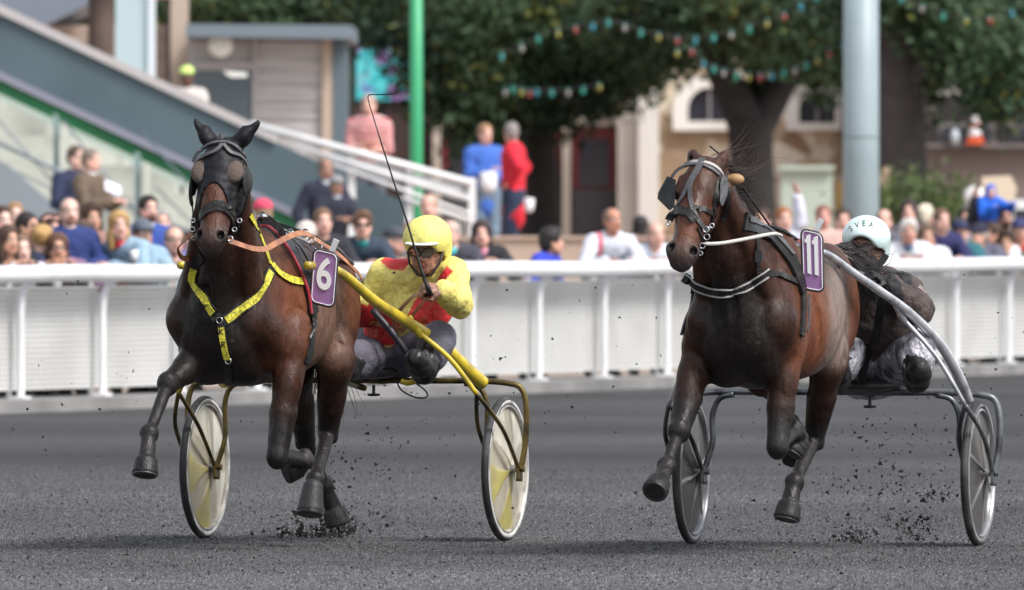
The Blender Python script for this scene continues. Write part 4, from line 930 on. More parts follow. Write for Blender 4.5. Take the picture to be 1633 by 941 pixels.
for (x, y, r_) in ((1232,372,.020),(1245,378,.016),(1256,386,.014),(1240,392,.018),(1252,402,.015),(1262,416,.016)): ring(r11, 'harness_ring', F11, x, y, .16, r_, m_met, th=.0045, n=(1, -.4, .3))
c = loc(P(1266,394,.2), r11); mb = MB(); mb.lathe([(0,-.026),(.018,-.018),(.026,0),(.018,.018),(0,.026)], 18, (1, 0, 0), c); mb.build('shaft_buckle_ball', m_met, r11, True)
ax_ = [P(1140+i*5, 256+i*6, .88-i*.04) for i in range(6)]
strands('mane', r11, ax_, (-.8, .9, .05), .24, 80, .0018, m_hairb, 5, droop=-.25, spread=.42, wave=.10); strands('mane', r11, [P(1150,262,.86), P(1160,280,.8), P(1172,300,.72)], (-.5, .8, -.25), .17, 70, .002, m_hair, 15, droop=.1, spread=.45, wave=.12)
strands('mane', r11, [P(1165+i*8, 300+i*10, .78-i*.07) for i in range(6)], (-.6, .35, -.5), .10, 120, .002, m_hair, 8, droop=.6)
tb = [P(1318,404,-.86), P(1322,412,-.88)]
V, Q, C = solid([Cap(P(1312,406,-.80), P(1348,408,-.98), .030, .050, .03), Cap(P(1348,408,-.98), P(1382,424,-1.06), .052, .042, .03), Cap(P(1382,424,-1.06), P(1398,450,-1.10), .045, .030, .03)], .008, wr=folds(2, .010, 60))
tail = mesh_obj('tail', loc(V, r11), Q, mat('tail_hair', (.016,.014,.014), .5, bump=1., bscale=60, var=.5, vscale=30, bstretch=(1, 1, 4)), r11)
strands('tail_hair', r11, [P(1330,400,-.88), P(1340,400,-.92), P(1345,412,-.95)], (-.30, .80, -.32), .24, 240, .0026, m_hair, 6, droop=.35, spread=.22, wave=.06, parent=tail); strands('tail_hair', r11, [P(1378,415,-1.04), P(1390,430,-1.06)], (-.1, .35, -1), .20, 140, .0026, m_hair, 16, droop=.0, spread=.5, wave=.12, parent=tail)
strap(r11, 'tail_strap', SK11, [(1322,402,-.80),(1352,420,-.92),(1384,436,-1.0),(1398,428,-.98),(1414,406,-.96)], .030, m_gry)
cord(r11, 'trace_line', [(1320,394,-.75),(1345,406,-.85),(1378,424,-.96)], .004, MATS['pale_leather'])
for k in ('lh', 'rf', 'lf'):
    a, b_ = cfg11[k][4], cfg11[k][3]; mb = MB(); ax = _u(a-b_); mb.lathe([(.044,-.004),(.0565,-.004),(.0565,.004),(.044,.004)], 28, ax, loc(a, r11), closed=True); mb.build('horseshoe', mat('worn_iron'), r11)

# ---- number plates
def plate(fr, quad, f, txt, label, cfg):
    root = fr.root('number_plate', label, 'number plate', fr.P(*cfg['base'], f)); P = fr.P
    C4 = [np.array(q, float) for q in quad]       # tl tr br bl in pixels
    def uv(u, v): return (C4[0]*(1-u)+C4[1]*u)*(1-v)+(C4[3]*(1-u)+C4[2]*u)*v
    def rr(ins, rad, n=6):
        out = []
        for (cu, cv, a0) in ((1, 0, -90), (1, 1, 0), (0, 1, 90), (0, 0, 180)):
            for k in range(n+1):
                a = R(a0+90*k/n); W_, H_ = np.linalg.norm(C4[1]-C4[0]), np.linalg.norm(C4[3]-C4[0]); ru, rv = rad/W_, rad/H_; iu, iv = ins/W_, ins/H_
                u = (1-iu-ru if cu else iu+ru)+ru*math.cos(a); v = (1-iv-rv if cv else iv+rv)+rv*math.sin(a); out.append(uv(u, v))
        return out
    L = lambda px, ff: loc(P(px[0], px[1], ff), root)
    d = _u(fr.P(800, 400, 1)-fr.P(800, 400, 0))*0+np.array([1, 0, 0])
    m = MB(); m.prism([L(p, f) for p in rr(1.2, 9)], d*.010); m.build('panel', mat('plate_purple', (.30,.155,.34), .35, dark=(.20,.10,.22), dscale=14, damt=.4), root)
    m = MB(); m.tube([L(p, f+.006) for p in rr(.6, 10)], .0055, 8, closed=True); m.build('frame', mat('plate_edge', (.045,.035,.05), .35), root, True)
    m = MB(); m.tube([L(p, f+.012) for p in rr(2.6, 8)], .0022, 6, closed=True); m.build('edge_line', mat('plate_white', (.80,.79,.80), .4), root, True)
    if txt == '6':
        cu = bpy.data.curves.new('digit', 'FONT'); cu.body = '6'; cu.size = 1; cu.offset = .022; cu.extrude = .012; o = bpy.data.objects.new('tmp', cu); COL.objects.link(o); dg = bpy.context.evaluated_depsgraph_get(); me = o.evaluated_get(dg).to_mesh()
        vs = np.array([v.co[:] for v in me.vertices]); fs = [tuple(p.vertices) for p in me.polygons]; bpy.data.objects.remove(o)
        lo, hi = vs.min(0), vs.max(0); V = [L(uv(.20+.60*(v[0]-lo[0])/(hi[0]-lo[0]), .115+.60*(1-(v[1]-lo[1])/(hi[1]-lo[1]))), f+.0125+.004*(v[2]-lo[2])/(hi[2]-lo[2])) for v in vs]
        mesh_obj('digit', V, fs, mat('plate_white'), root, smooth=False)
    else:
        for u0 in (.26, .60):
            m = MB(); m.prism([L(uv(*p), f+.0125) for p in ((u0,.10),(u0+.17,.06),(u0+.17,.73),(u0,.72),(u0,.22),(u0-.10,.22),(u0-.10,.165),(u0-.03,.155))], d*.004); m.build('digit', mat('plate_white'), root)
    return root, L, uv
plate6, L6p, uv6 = plate(F6, [(500,395),(540,405),(533,492),(494,482)], .17, '6', 'purple number 6 plate fixed to the tip of the yellow shaft', dict(base=(516,490)))
c = MB(); c.prism([L6p((x, y), .165) for x, y in ((524,402),(531,405),(540,384),(532,380))], (-.014, 0, 0)); c.build('plate_post', mat('clear_plastic', (.55,.58,.60), .25), plate6)
plate11, L11p, uv11 = plate(F11, [(1277,364),(1312,372),(1314,467),(1280,461)], .40, '11', 'purple number 11 plate fixed to the tip of the silver shaft', dict(base=(1294,465)))
c = MB(); c.prism([L11p((x, y), .395) for x, y in ((1296,370),(1303,373),(1314,352),(1306,348))], (-.014, 0, 0)); c.build('plate_post', MATS['clear_plastic'], plate11)
# letters K and R on the yellow strap
def glyph_on(root, fr, sk, ch, px, py, hpx, m, lift=.016, rot=0., bold=.02, parent=None, name='lettering', wsc=1.):
    cu = bpy.data.curves.new('t', 'FONT'); cu.body = ch; cu.size = 1; cu.offset = bold; o = bpy.data.objects.new('tmp', cu); COL.objects.link(o); dg = bpy.context.evaluated_depsgraph_get(); me = o.evaluated_get(dg).to_mesh()
    vs = np.array([v.co[:] for v in me.vertices]); fs = [tuple(p.vertices) for p in me.polygons]; bpy.data.objects.remove(o)
    c = (vs.min(0)+vs.max(0))/2; vs = (vs-c)/(.7)*hpx; ca, sa = math.cos(rot), math.sin(rot); V = []
    for v in vs:
        x, y = v[0]*wsc*ca-v[1]*sa, v[0]*wsc*sa+v[1]*ca
        h, n = sk.hit(px+x, py-y)
        if h is None: return None
        V.append(loc(np.array(h+n*lift), root))
    return mesh_obj(name, V, fs, m, parent or root, smooth=False)
glyph_on(r6, F6, SK6, 'K', 353, 528, 9, m_blk, .017); glyph_on(r6, F6, SK6, 'R', 357, 548, 9, m_blk, .017); glyph_on(r6, F6, SK6, 'R', 497, 514, 11, m_met, .022)
SKH = Skin(F11, Vh11, Qh11)
for ch, x, y, ro in (('S',1357,365,.45),('V',1367,359,.25),('E',1378,356.5,.05),('A',1389,359,-.25)): glyph_on(driver11, F11, SKH, ch, x, y, 8.5, mat('dark_print', (.06,.07,.09), .5), .003, ro, .0, parent=helm11)

# ---- reins, whip
P = F6.P; rein6 = F6.root('reins', 'tan leather reins running from the bit of horse 6 along its back', 'reins', P(420,398,.8)); root_fr[rein6.name] = F6
def rein(root, fr, pts, w_, m, name='rein', nrm=(.2, .9, .35)):
    q = catmull([fr.P(*p) for p in pts], 7); mb = MB(); ribbon(mb, [loc(p, root) for p in q], [np.array(nrm)]*len(q), w_, .004); return mesh_obj(name, mb.v, mb.f, m, root, smooth=False)
rein(rein6, F6, [(364,384,1.17),(380,389,1.05),(402,396,.90),(422,397,.74),(442,387,.56),(464,376,.38),(486,372,.20),(510,386,-.05),(545,410,-.45),(578,446,-.85),(568,468,-1.05)], .026, m_tan)
rein(rein6, F6, [(310,376,1.14),(300,378,1.08),(289,388,1.0),(284,400,.95),(293,412,.85),(312,408,.70),(330,404,.6)], .024, m_tan, nrm=(.5,.8,.2))
rein(rein6, F6, [(682,466,-.73),(664,470,-.85),(645,486,-.98),(632,505,-1.08),(628,520,-1.12)], .020, m_tan, nrm=(.9,.2,.3)); rein(rein6, F6, [(686,468,-.74),(672,486,-.9),(652,510,-1.05),(640,530,-1.12)], .018, m_tan, nrm=(.9,.2,.3))
whip = F6.root('driving_whip', 'thin black driving whip raised in the yellow-helmeted driver\'s hand', 'whip', P(684,462,-.72)); root_fr[whip.name] = F6
mb = MB(); q = [P(x, y, f) for x, y, f in ((687,470,-.71),(672,432,-.70),(664,405,-.69),(648,350,-.67),(628,290,-.65),(608,228,-.62),(594,182,-.60))]; mb.tube([loc(p, whip) for p in q], [.0075,.0075,.0055,.0048,.0042,.0036,.003], 8); mb.build('shaft', mat('whip_black', (.012,.012,.012), .3), whip, True)
mb = MB(); mb.tube([loc(P(*p), whip) for p in ((688,472,-.71),(676,443,-.705))], .011, 10); mb.build('grip', m_blk, whip, True)
mb = MB(); mb.tube([loc(p, whip) for p in catmull([P(594,182,-.60), P(589,166,-.6), P(588,152,-.6), P(606,151,-.59), P(637,149,-.58)], 6)], .0026, 6); mb.build('lash', MATS['whip_black'], whip, True)
P = F11.P; rein11 = F11.root('reins', 'pale rope and strap reins running from the bit of horse 11', 'reins', P(1170,385,.9)); root_fr[rein11.name] = F11
mb = MB(); mb.tube([loc(p, rein11) for p in catmull([P(1124,389,1.20), P(1150,388,1.16), P(1190,381,1.02), P(1232,373,.70), P(1246,376,.5)], 6)], .0085, 8); mb.build('rein', mat('pale_rope', (.52,.50,.47), .6, bump=.5, bscale=200), rein11, True)
rein(rein11, F11, [(1232,372,.25),(1262,381,.05),(1300,392,-.3),(1340,420,-.75),(1385,440,-.85),(1410,452,-.82)], .018, m_gry); rein(rein11, F11, [(1245,379,.2),(1262,384,.1),(1282,386,0)], .026, mat('maroon_leather', (.16,.03,.035), .5))
rein(rein11, F11, [(1416,455,-.82),(1404,495,-.95),(1398,530,-1.02),(1380,575,-1.08),(1374,612,-1.12)], .040, m_blk, nrm=(.95,.1,.2))
# lap straps on driver 6, footrest strut, stirrup cable
c = cord(sulky6, 'seat_brace', [(594,494,-1.10),(622,526,-1.10),(652,566,-1.12)], .017, mat('dark_tube', (.035,.033,.045), .4), sub=4)
cord(sulky6, 'cable_loop', [(632,606,-1.2),(640,622,-1.1),(660,633,-1.05),(679,634,-1.05),(680,625,-1.08),(662,610,-1.15)], .004, m_blk)
cord(sulky6, 'foot_rest', [(640,608,-1.0),(650,611,-1.0),(662,608,-1.0)], .014, m_yel); cord(sulky6, 'strut_end', [(560,612,-1.35),(581,619,-1.25)], .015, m_bar6)
strap_b = Skin(F6, np.array([v.co[:] for v in bpy.data.objects['racing_jacket'].data.vertices])+np.array(list(driver6['_b'])), [tuple(p.vertices) for p in bpy.data.objects['racing_jacket'].data.polygons])
try:
    strap(driver6, 'waist_strap', strap_b, [(590,512),(600,514),(622,520),(640,522)], .022, m_tan, lift=.010)
except Exception as e: print('waist', e)
# ------------------------------------------------------------------ fence along the track
def ray_line(px, o):
    """point on the line parallel to the rail (offset o) that is seen at column px"""
    a = (px-CX)/FPX; b = FA+FN*o; t = (a*b[1]-b[0])/(FD[0]-a*FD[1]); return b+FD*t, t
KH = .10
fence = empty('rail_fence', 'long white track rail fence with a fat tubular top rail, posts and slatted grey panels', 'fence', (*fl(8), 0), math.atan2(FD[1], FD[0]))
fb = fl(8)
def FL(t, o, z): d = fl(t, o)-fb; return (float(d@FD), float(d@np.array([-FD[1], FD[0]])), z)     # local: along, away from track
m_rail = mat('white_rail_plastic', (.74,.74,.76), .35, var=.03, vscale=3, dark=(.55,.55,.56), dscale=2.2, damt=.25)
m_pan = mat('grey_panel', (.56,.56,.55), .6, var=.05, vscale=2, dark=(.44,.43,.41), dscale=1.4, damt=.45)
T0, T1 = -6, 34
m = MB(); m.tube([FL(t, .11, 1.10+.006*math.sin(t*1.3)) for t in np.arange(T0, T1+.1, 1.)], .073, 20); m.build('rail', m_rail, fence, True)
k = 0
for i in range(-3, 20):
    t = .41+1.699*i
    m = MB(); m.tube([FL(t, .0, KH), FL(t, 0, .80), FL(t, .01, .93), FL(t+.02, .045, 1.01), FL(t+.03, .10, 1.04)], [.031]*5, 12); m.box((FL(t, 0, 0)[0]-.07, FL(t, 0, 0)[1]-.06, KH), (FL(t, 0, 0)[0]+.07, FL(t, 0, 0)[1]+.06, KH+.02)); m.build('post', m_rail, fence, 'auto')
    m = MB(); p = FL(t+.03, -.115, 0); m.box((p[0]-.022, p[1]-.012, KH), (p[0]+.022, p[1]+.012, 1.04)); m.build('back_post', mat('grey_post', (.58,.58,.57), .6), fence)
    m = MB(); a = FL(t+.0, -.10, 0); b = FL(t+1.699, -.10, 0); z = .165; j = 0
    while z < .955:
        m.box((a[0]+.004, a[1], z), (b[0]-.004, a[1]+.014+.004*(j % 2), z+.0355)); z += .0425; j += 1
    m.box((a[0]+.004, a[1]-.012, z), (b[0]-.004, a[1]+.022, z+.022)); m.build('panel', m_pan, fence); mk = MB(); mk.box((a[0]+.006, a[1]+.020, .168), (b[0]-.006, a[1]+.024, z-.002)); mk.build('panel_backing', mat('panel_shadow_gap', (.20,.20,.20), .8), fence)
m = MB(); pts = [fl(-60, .40), fl(120, .40), fl(120, -.45), fl(-60, -.45)]
m.prism([(p[0], p[1], -.05) for p in pts][::-1], (0, 0, KH+.05)); o = m.build('kerb', mat('kerb_concrete', (.24,.235,.23), .9, var=.15, vscale=2, bump=.4, bscale=20, dark=(.12,.12,.12), dscale=.8, damt=.6)); setp(o, kind='structure')
m = MB(); pts = [fl(-60, -.45), fl(120, -.45), fl(120, -90), fl(-60, -90)]
m.prism([(p[0], p[1], -.10) for p in pts][::-1], (0, 0, .16)); o = m.build('pavement', mat('pavement_concrete', (.30,.24,.20), .9, var=.15, vscale=1)); setp(o, kind='structure')
# terrace behind the public
TZ = .95
m = MB(); m.box((-40, 147, -.05), (4.6, 420, TZ)); m.box((-1.15, 127.1, -.05), (4.6, 146.99, TZ-.003)); o = m.build('terrace', mat('terrace_tan', (.40,.285,.225), .9, var=.12, vscale=1.)); setp(o, kind='structure')
m = MB(); m.box((-1.15, 126.7, -.05), (4.62, 127.09, 1.34)); m.box((-1.17, 126.66, 1.343), (4.64, 127.12, 1.38)); o = m.build('parapet', mat('parapet_tan', (.46,.34,.27), .85, var=.1, vscale=1.2)); setp(o, 'low tan parapet wall in front of the terrace', 'wall')

# ------------------------------------------------------------------ grandstand stair, left
def quadbox(name, pts, Y, th, m, parent=None, pb=(0, 0, 0)):
    """flat polygon given in photograph pixels at distance Y, given real thickness th behind it"""
    mb = MB(); q = [at(x, y, Y)-Vector(pb) for x, y in pts]; mb.prism(q, (0, th, 0)); o = mb.build(name, m, parent); return o
def shift(root): return tuple(root.location)
m_slab = mat('teal_grey_wall', (.075,.115,.135), .6, var=.05, vscale=1.2, dark=(.055,.085,.10), dscale=.7, damt=.6)
stand = empty('grandstand', 'grandstand with teal-grey sloping stair wall, green band and pale concrete steps', 'grandstand', at(250, 560, 131)[:2]+(0.06,) if False else (at(250, 300, 131).x, 131, .06))
sb = shift(stand)
sl = lambda x, y0: y0+.4695*x
quadbox('stair_wall', [(-260, sl(-260, 20)), (655, sl(655, 20)), (655, 405), (560, 405), (-260, sl(-260, 116))][0:5], 130, .3, m_slab, stand, sb)
quadbox('wall_cap', [(-260, sl(-260, 7)), (440, sl(440, 7)), (440, sl(440, 22)), (-260, sl(-260, 22))], 129.94, .42, mat('pale_stone_cap', (.45,.42,.42), .7), stand, sb)
quadbox('soffit_strip', [(-260, sl(-260, 114)), (580, sl(580, 114)), (580, sl(580, 127)), (-260, sl(-260, 127))], 129.9, .4, mat('mauve_grey_paint', (.23,.23,.29), .6), stand, sb)
quadbox('green_band', [(-260, sl(-260, 127.5)), (580, sl(580, 127.5)), (580, sl(580, 149)), (-260, sl(-260, 149))], 129.97, .2, mat('green_paint', (.012,.16,.055), .5, var=.3, vscale=.7), stand, sb)
quadbox('pale_band', [(-260, sl(-260, 149.5)), (580, sl(580, 149.5)), (580, sl(580, 160)), (-260, sl(-260, 160))], 129.95, .2, mat('pale_mint_paint', (.42,.50,.44), .6), stand, sb)
m = MB(); x0, x1 = at(-260, 0, 133).x, at(600, 0, 133).x
for i in range(16):
    z = .06+i*.36; yt = HORIZ-(z+.36-HC)*FPX/(132.5+i*.8); xr = at(min(600, (yt-135)/.4695+ (0)), 0, 132.5+i*.8).x
    if xr > x0+.5: m.box((x0-sb[0], 132.5+i*.8-sb[1], z-sb[2]), (xr-sb[0], 146-sb[1], z+.36-sb[2]))
m.box((at(40,0,124).x-sb[0], 119-sb[1], .0), (at(600,0,124).x-sb[0], 127.8-sb[1], .52-sb[2])); m.build('concrete_steps', mat('concrete_steps', (.44,.45,.40), .85, var=.2, vscale=.9, dark=(.22,.22,.20), dscale=1.1, damt=.6), stand)
for x in (85, 215, 345, -45):
    mp = quadbox('stair_post', [(x, sl(x, 140)), (x+9, sl(x+9, 140)), (x+9, 470), (x, 470)], 129.6, .1, mat('grey_green_paint', (.22,.30,.29), .5), stand, sb)
    quadbox('stair_post', [(x+16, sl(x+16, 149)), (x+24, sl(x+24, 149)), (x+24, 470), (x+16, 470)], 129.5, .1, mat('pale_post', (.55,.56,.50), .5), stand, sb)
for y0, th in ((229, 6), (262, 3), (310, 3)):
    m = MB(); a = at(-260, sl(-260, y0), 128.6); b = at(420, sl(420, y0), 128.6); m.tube([a-Vector(sb), b-Vector(sb)], th/141/2, 8); m.build('handrail', mat('grey_steel', (.17,.20,.24), .4, .5), stand, True)
for x, y, x2, y2 in ((-40,150,120,330),(100,190,260,400),(230,215,420,430),(250,300,400,450)):
    m = MB(); m.tube([at(x, y, 128.8)-Vector(sb), at(x2, y2, 128.8)-Vector(sb)], .012, 6); m.build('brace_rod', MATS['grey_steel'], stand, True)
quadbox('grey_side_panel', [(-260, 262-110), (-260, 470), (250, 470), (12, 262)], 128, .15, mat('blue_grey_panel', (.22,.245,.275), .5, var=.06, vscale=1), stand, sb)
# white ramp railing
ramp = empty('ramp_railing', 'white metal railing of the ramp running down to an end post', 'railing', (at(600, 0, 129.3).x, 129.3, .06)); rb = shift(ramp)
m_wr = mat('white_metal', (.74,.74,.75), .4, dark=(.5,.5,.5), dscale=2, damt=.4)
for (xa, ya, xb, yb, r_) in ((400,198,752,292,.042),(470,232,752,318,.024),(530,262,752,342,.02),(640,315,752,352,.024)):
    m = MB(); m.tube([at(xa, ya, 129.3)-Vector(rb), at(xb, yb, 129.3)-Vector(rb)], r_, 10); m.build('rail', m_wr, ramp, True)
for x, y0 in ((560,240),(652,270),(752,284)): quadbox('post', [(x-5, y0), (x+7, y0), (x+7, 560), (x-5, 560)], 129.35, .08, m_wr, ramp, rb)
for x in range(668, 750, 7): quadbox('baluster', [(x-1.2, 352), (x+1.2, 352), (x+1.2, 560), (x-1.2, 560)], 129.4, .02, m_wr, ramp, rb)
quadbox('mesh_panel', [(440,222),(745,300),(745,322),(560,268)], 129.45, .03, mat('white_mesh_panel', (.55,.56,.58), .5), ramp, rb)

# ------------------------------------------------------------------ timber building and things round it
hut = empty('timber_building', 'flat roofed building clad in grey horizontal boards with a teal door', 'building', (at(420, 0, 152).x, 152, TZ)); hb = shift(hut)
def boards(name, x0, y0, x1, y1, Y, th, m, root, rb, n):
    mb = MB()
    for i in range(n):
        a = at(x0, y0+(y1-y0)*i/n, Y)-Vector(rb); b = at(x1, y0+(y1-y0)*(i+1)/n, Y)-Vector(rb); e = .02*(i % 2)
        mb.box((a.x, a.y-e, b.z+.006), (b.x, a.y+th, a.z-.006))
    mb.box((at(x0, 0, Y).x-rb[0]+.01, Y-rb[1]+.012, at(0, y1, Y).z-rb[2]), (at(x1, 0, Y).x-rb[0]-.01, Y-rb[1]+th-.01, at(0, y0, Y).z-rb[2]))
    return mb.build(name, m, root)
m_brd = mat('weathered_boards', (.50,.485,.49), .8, var=.16, vscale=1.2, vstretch=(.3, 1, 6), dark=(.28,.27,.27), dscale=2, damt=.5)
boards('wall', 300, 52, 522, 360, 152, 4, m_brd, hut, hb, 22)
quadbox('roof', [(296,38),(562,40),(562,62),(296,58)], 151.2, 5.2, mat('slate_blue_fascia', (.16,.20,.24), .5), hut, hb)
quadbox('corner_board', [(514,60),(529,60),(529,360),(514,360)], 151.9, .2, mat('beige_board', (.45,.36,.29), .7), hut, hb)
quadbox('side_column', [(530,60),(550,60),(550,360),(530,360)], 152, 4, mat('slate_blue_column', (.10,.14,.17), .5), hut, hb)
quadbox('door', [(308,112),(402,112),(402,360),(308,360)], 151.93, .2, mat('teal_door', (.10,.135,.155), .55), hut, hb)
quadbox('trim', [(308,100),(402,100),(402,111.5),(308,111.5)], 151.9, .15, mat('pale_trim_board', (.40,.38,.38), .7), hut, hb)
quadbox('trim', [(402.5,52),(410,52),(410,360),(402.5,360)], 151.9, .15, MATS['pale_trim_board'], hut, hb)
o = MB(); c = at(352, 72, 151.6); o.lathe([(0,-.06),(.11,-.055),(.155,-.02),(.165,.02),(.16,.06),(0,.08)], 28, (0, 1, 0)); lamp = o.build('wall_lamp', mat('white_dish', (.82,.84,.80), .4), None, True); lamp.location = c; setp(lamp, 'round white dish lamp on the board wall above the teal door', 'lamp')
o = quadbox('strip_lamp', [(355,113),(394,116),(394,123),(368,123)], 151.4, .12, mat('white_dish')); setp(o, 'small white strip lamp over the teal door', 'lamp')
annex = empty('board_annex', 'beige boarded annex with pale upright posts and a sloping blue roof', 'building', (at(150, 0, 156).x, 156, TZ)); ab = shift(annex)
boards('wall', -250, 40, 300, 360, 156, 4, mat('beige_boards', (.42,.33,.27), .8, var=.12, vscale=1.5, vstretch=(.3, 1, 6)), annex, ab, 24)
quadbox('roof', [(-260,-80),(140,-80),(140,8),(70,42),(-260,75)], 155.2, 4.5, mat('blue_roof', (.17,.20,.25), .5, var=.1, vscale=1), annex, ab)
quadbox('post', [(272,-60),(300,-60),(300,360),(272,360)], 155.7, .25, mat('beige_board'), annex, ab)
quadbox('post', [(266,-60),(271.5,-60),(271.5,360),(266,360)], 155.75, .2, mat('dark_gap', (.08,.07,.07), .7), annex, ab)
quadbox('upper_beam', [(245,-60),(271,-60),(271,-2),(245,-2)], 155.6, .3, mat('red_brown_beam', (.20,.09,.06), .7), annex, ab)
col = empty('column', 'thick pale blue square column behind the stair wall', 'column', (at(213, 0, 145).x, 145, 0.06)); cb = shift(col)
quadbox('shaft', [(184,-80),(244,-80),(244,480),(184,480)], 145, .5, mat('pale_blue_paint', (.40,.50,.54), .5), col, cb); quadbox('edge_strip', [(236,-80),(246,-80),(246,480),(236,480)], 144.95, .5, mat('paler_blue', (.60,.66,.70), .5), col, cb)
def pole(name, label, x, r_, Y, m, y_top=-120, z0=.06, col_='pole', extra=None):
    c = at(x, 0, Y); root = empty(name, label, col_, (c.x, Y, z0)); mb = MB(); zt = at(0, y_top, Y).z; mb.tube([(0, 0, 0), (0, 0, (zt-z0)*.5), (0, 0, zt-z0)], [r_*1.04, r_, r_*.97], 28); o_ = mb.build('shaft', m, root, True)
    mb = MB(); mb.lathe([(0, 0), (r_*1.6, 0), (r_*1.6, .04), (r_*1.1, .06), (0, .06)], 24); mb.build('base_plate', m, root, 'auto'); return root
bp = pole('lamp_post', 'thick pale blue round post standing behind the public', 1373, .197, 125, mat('pale_blue_post', (.28,.35,.375), .45, var=.04, vscale=2, dark=(.22,.28,.30), dscale=1.1, damt=.35))
mb = MB(); zz = at(0, 218, 125).z-.06; mb.lathe([(.199, zz-.012), (.204, zz-.006), (.204, zz+.006), (.199, zz+.012)], 24, closed=True); mb.build('joint_ring', mat('grey_ring', (.20,.24,.25), .5), bp, True)
gp = pole('green_pole', 'slim bright green flag pole beside the ramp railing', 664, .078, 140, mat('bright_green_paint', (.035,.33,.14), .4))
# ------------------------------------------------------------------ stone building with arched windows
stone = empty('stone_building', 'tan stone building with white arched windows, white pilaster and red doors', 'building', (at(1000, 0, 188).x, 188, TZ)); tb = shift(stone)
m_stone = bpy.data.materials.new('rubble_stone'); m_stone.use_nodes = True; n_ = m_stone.node_tree; vo = n_.nodes.new('ShaderNodeTexVoronoi'); vo.inputs['Scale'].default_value = 2.6; tc_ = n_.nodes.new('ShaderNodeTexCoord'); n_.links.new(tc_.outputs['Object'], vo.inputs['Vector'])
cr = n_.nodes.new('ShaderNodeValToRGB'); cr.color_ramp.elements[0].color = (.24,.15,.09,1); cr.color_ramp.elements[1].color = (.66,.60,.50,1); e = cr.color_ramp.elements.new(.5); e.color = (.46,.36,.25,1); sx = n_.nodes.new('ShaderNodeSeparateColor'); n_.links.new(vo.outputs['Color'], sx.inputs[0]); n_.links.new(sx.outputs[0], cr.inputs[0]); n_.links.new(cr.outputs[0], n_.nodes['Principled BSDF'].inputs['Base Color']); n_.nodes['Principled BSDF'].inputs['Roughness'].default_value = .9
quadbox('wall', [(1051,-60),(1346,-60),(1346,420),(1051,420)], 188, 6, m_stone, stone, tb)
quadbox('pilaster', [(985,118),(1018,118),(1018,420),(985,420)], 187.7, .8, mat('cream_render', (.50,.46,.41), .8, var=.08, vscale=1), stone, tb)
quadbox('pilaster', [(1018.5,112),(1051,112),(1051,420),(1018.5,420)], 187.4, .9, mat('white_render', (.62,.59,.55), .8, var=.06, vscale=1), stone, tb)
m_ww = mat('white_surround', (.72,.69,.64), .7, var=.05, vscale=1); m_gl = mat('dark_glass', (.035,.035,.045), .12, spec=.6)
def arch_window(x0, x1, y0, y1, w_):
    cx = (x0+x1)/2; r_ = (x1-x0)/2; ys = y0+r_*.95
    outer = [(x0, y1)]+[(cx-r_*math.cos(a), ys-(ys-y0)*math.sin(a)) for a in np.linspace(0, math.pi, 15)]+[(x1, y1)]
    ri = r_-w_; inner = [(cx-ri, y1-w_*.6)]+[(cx-ri*math.cos(a), ys-(ys-y0-w_*.9)*math.sin(a)) for a in np.linspace(0, math.pi, 15)]+[(cx+ri, y1-w_*.6)]
    mb = MB(); n = len(outer)
    for i in range(n):
        j = (i+1) % n; q = [at(*outer[i], 187.8), at(*outer[j], 187.8), at(*inner[j], 187.8), at(*inner[i], 187.8)]; mb.prism([p-Vector(tb) for p in q], (0, .25, 0))
    f_ = mb.build('window', m_ww, stone); quadbox('pane', inner, 187.9, .08, m_gl, f_, tb)
    quadbox('mullion', [(cx-2, y0+w_), (cx+2, y0+w_), (cx+2, y1-w_*.6), (cx-2, y1-w_*.6)], 187.85, .06, mat('grey_frame', (.25,.23,.23), .5), f_, tb)
arch_window(1073, 1190, 118, 208, 24); arch_window(1254, 1352, 128, 208, 20)
quadbox('dark_wall', [(560,-60),(984.5,-60),(984.5,420),(560,420)], 189, 5, mat('dark_red_brown_wall', (.035,.018,.017), .8, var=.3, vscale=.8), stone, tb)
for (x0, x1) in ((897, 985), (690, 760)):
    for nm, pts in (('door_frame', [(x0,187),(x0+13,187),(x0+13,378),(x0,378)]), ('door_frame', [(x0+13.2,187),(x1-1,187),(x1-1,201),(x0+13.2,201)])): quadbox(nm, pts, 188.6, .3, mat('beige_frame', (.42,.36,.30), .7), stone, tb)
    d_ = quadbox('door', [(x0+15,202),(x1-2,202),(x1-2,378),(x0+15,378)], 188.8, .1, mat('dark_red_door', (.16,.012,.018), .5), stone, tb)
    quadbox('pane', [(x0+27,222),(x1-14,222),(x1-14,298),(x0+27,298)], 188.75, .04, m_gl, d_, tb); quadbox('kick_panel', [(x0+16,302),(x1-3,302),(x1-3,378),(x0+16,378)], 188.74, .04, mat('dark_grey_paint', (.05,.045,.05), .6), d_, tb)
quadbox('door', [(840,205),(892,205),(892,378),(840,378)], 188.9, .1, MATS['dark_red_door'], stone, tb); quadbox('pane', [(850,220),(884,220),(884,300),(850,300)], 188.85, .04, m_gl, stone, tb)
cabq = empty('utility_cabinet', 'pale green metal cabinet standing under the second arched window', 'cabinet', (at(1287, 0, 165).x, 165, TZ-.0)); kb = shift(cabq)
quadbox('box', [(1246,272),(1328,272),(1328,388),(1246,388)], 165, .6, mat('pale_green_metal', (.45,.52,.44), .6), cabq, kb); quadbox('lid', [(1243,264),(1331,264),(1331,271.5),(1243,271.5)], 164.9, .8, mat('pale_green_metal'), cabq, kb)
o = quadbox('wooden_post', [(1334,290),(1343,290),(1343,390),(1334,390)], 160, .1, mat('ochre_wood', (.28,.17,.05), .8)); setp(o, 'ochre wooden post between the green cabinet and the pale blue post', 'post')
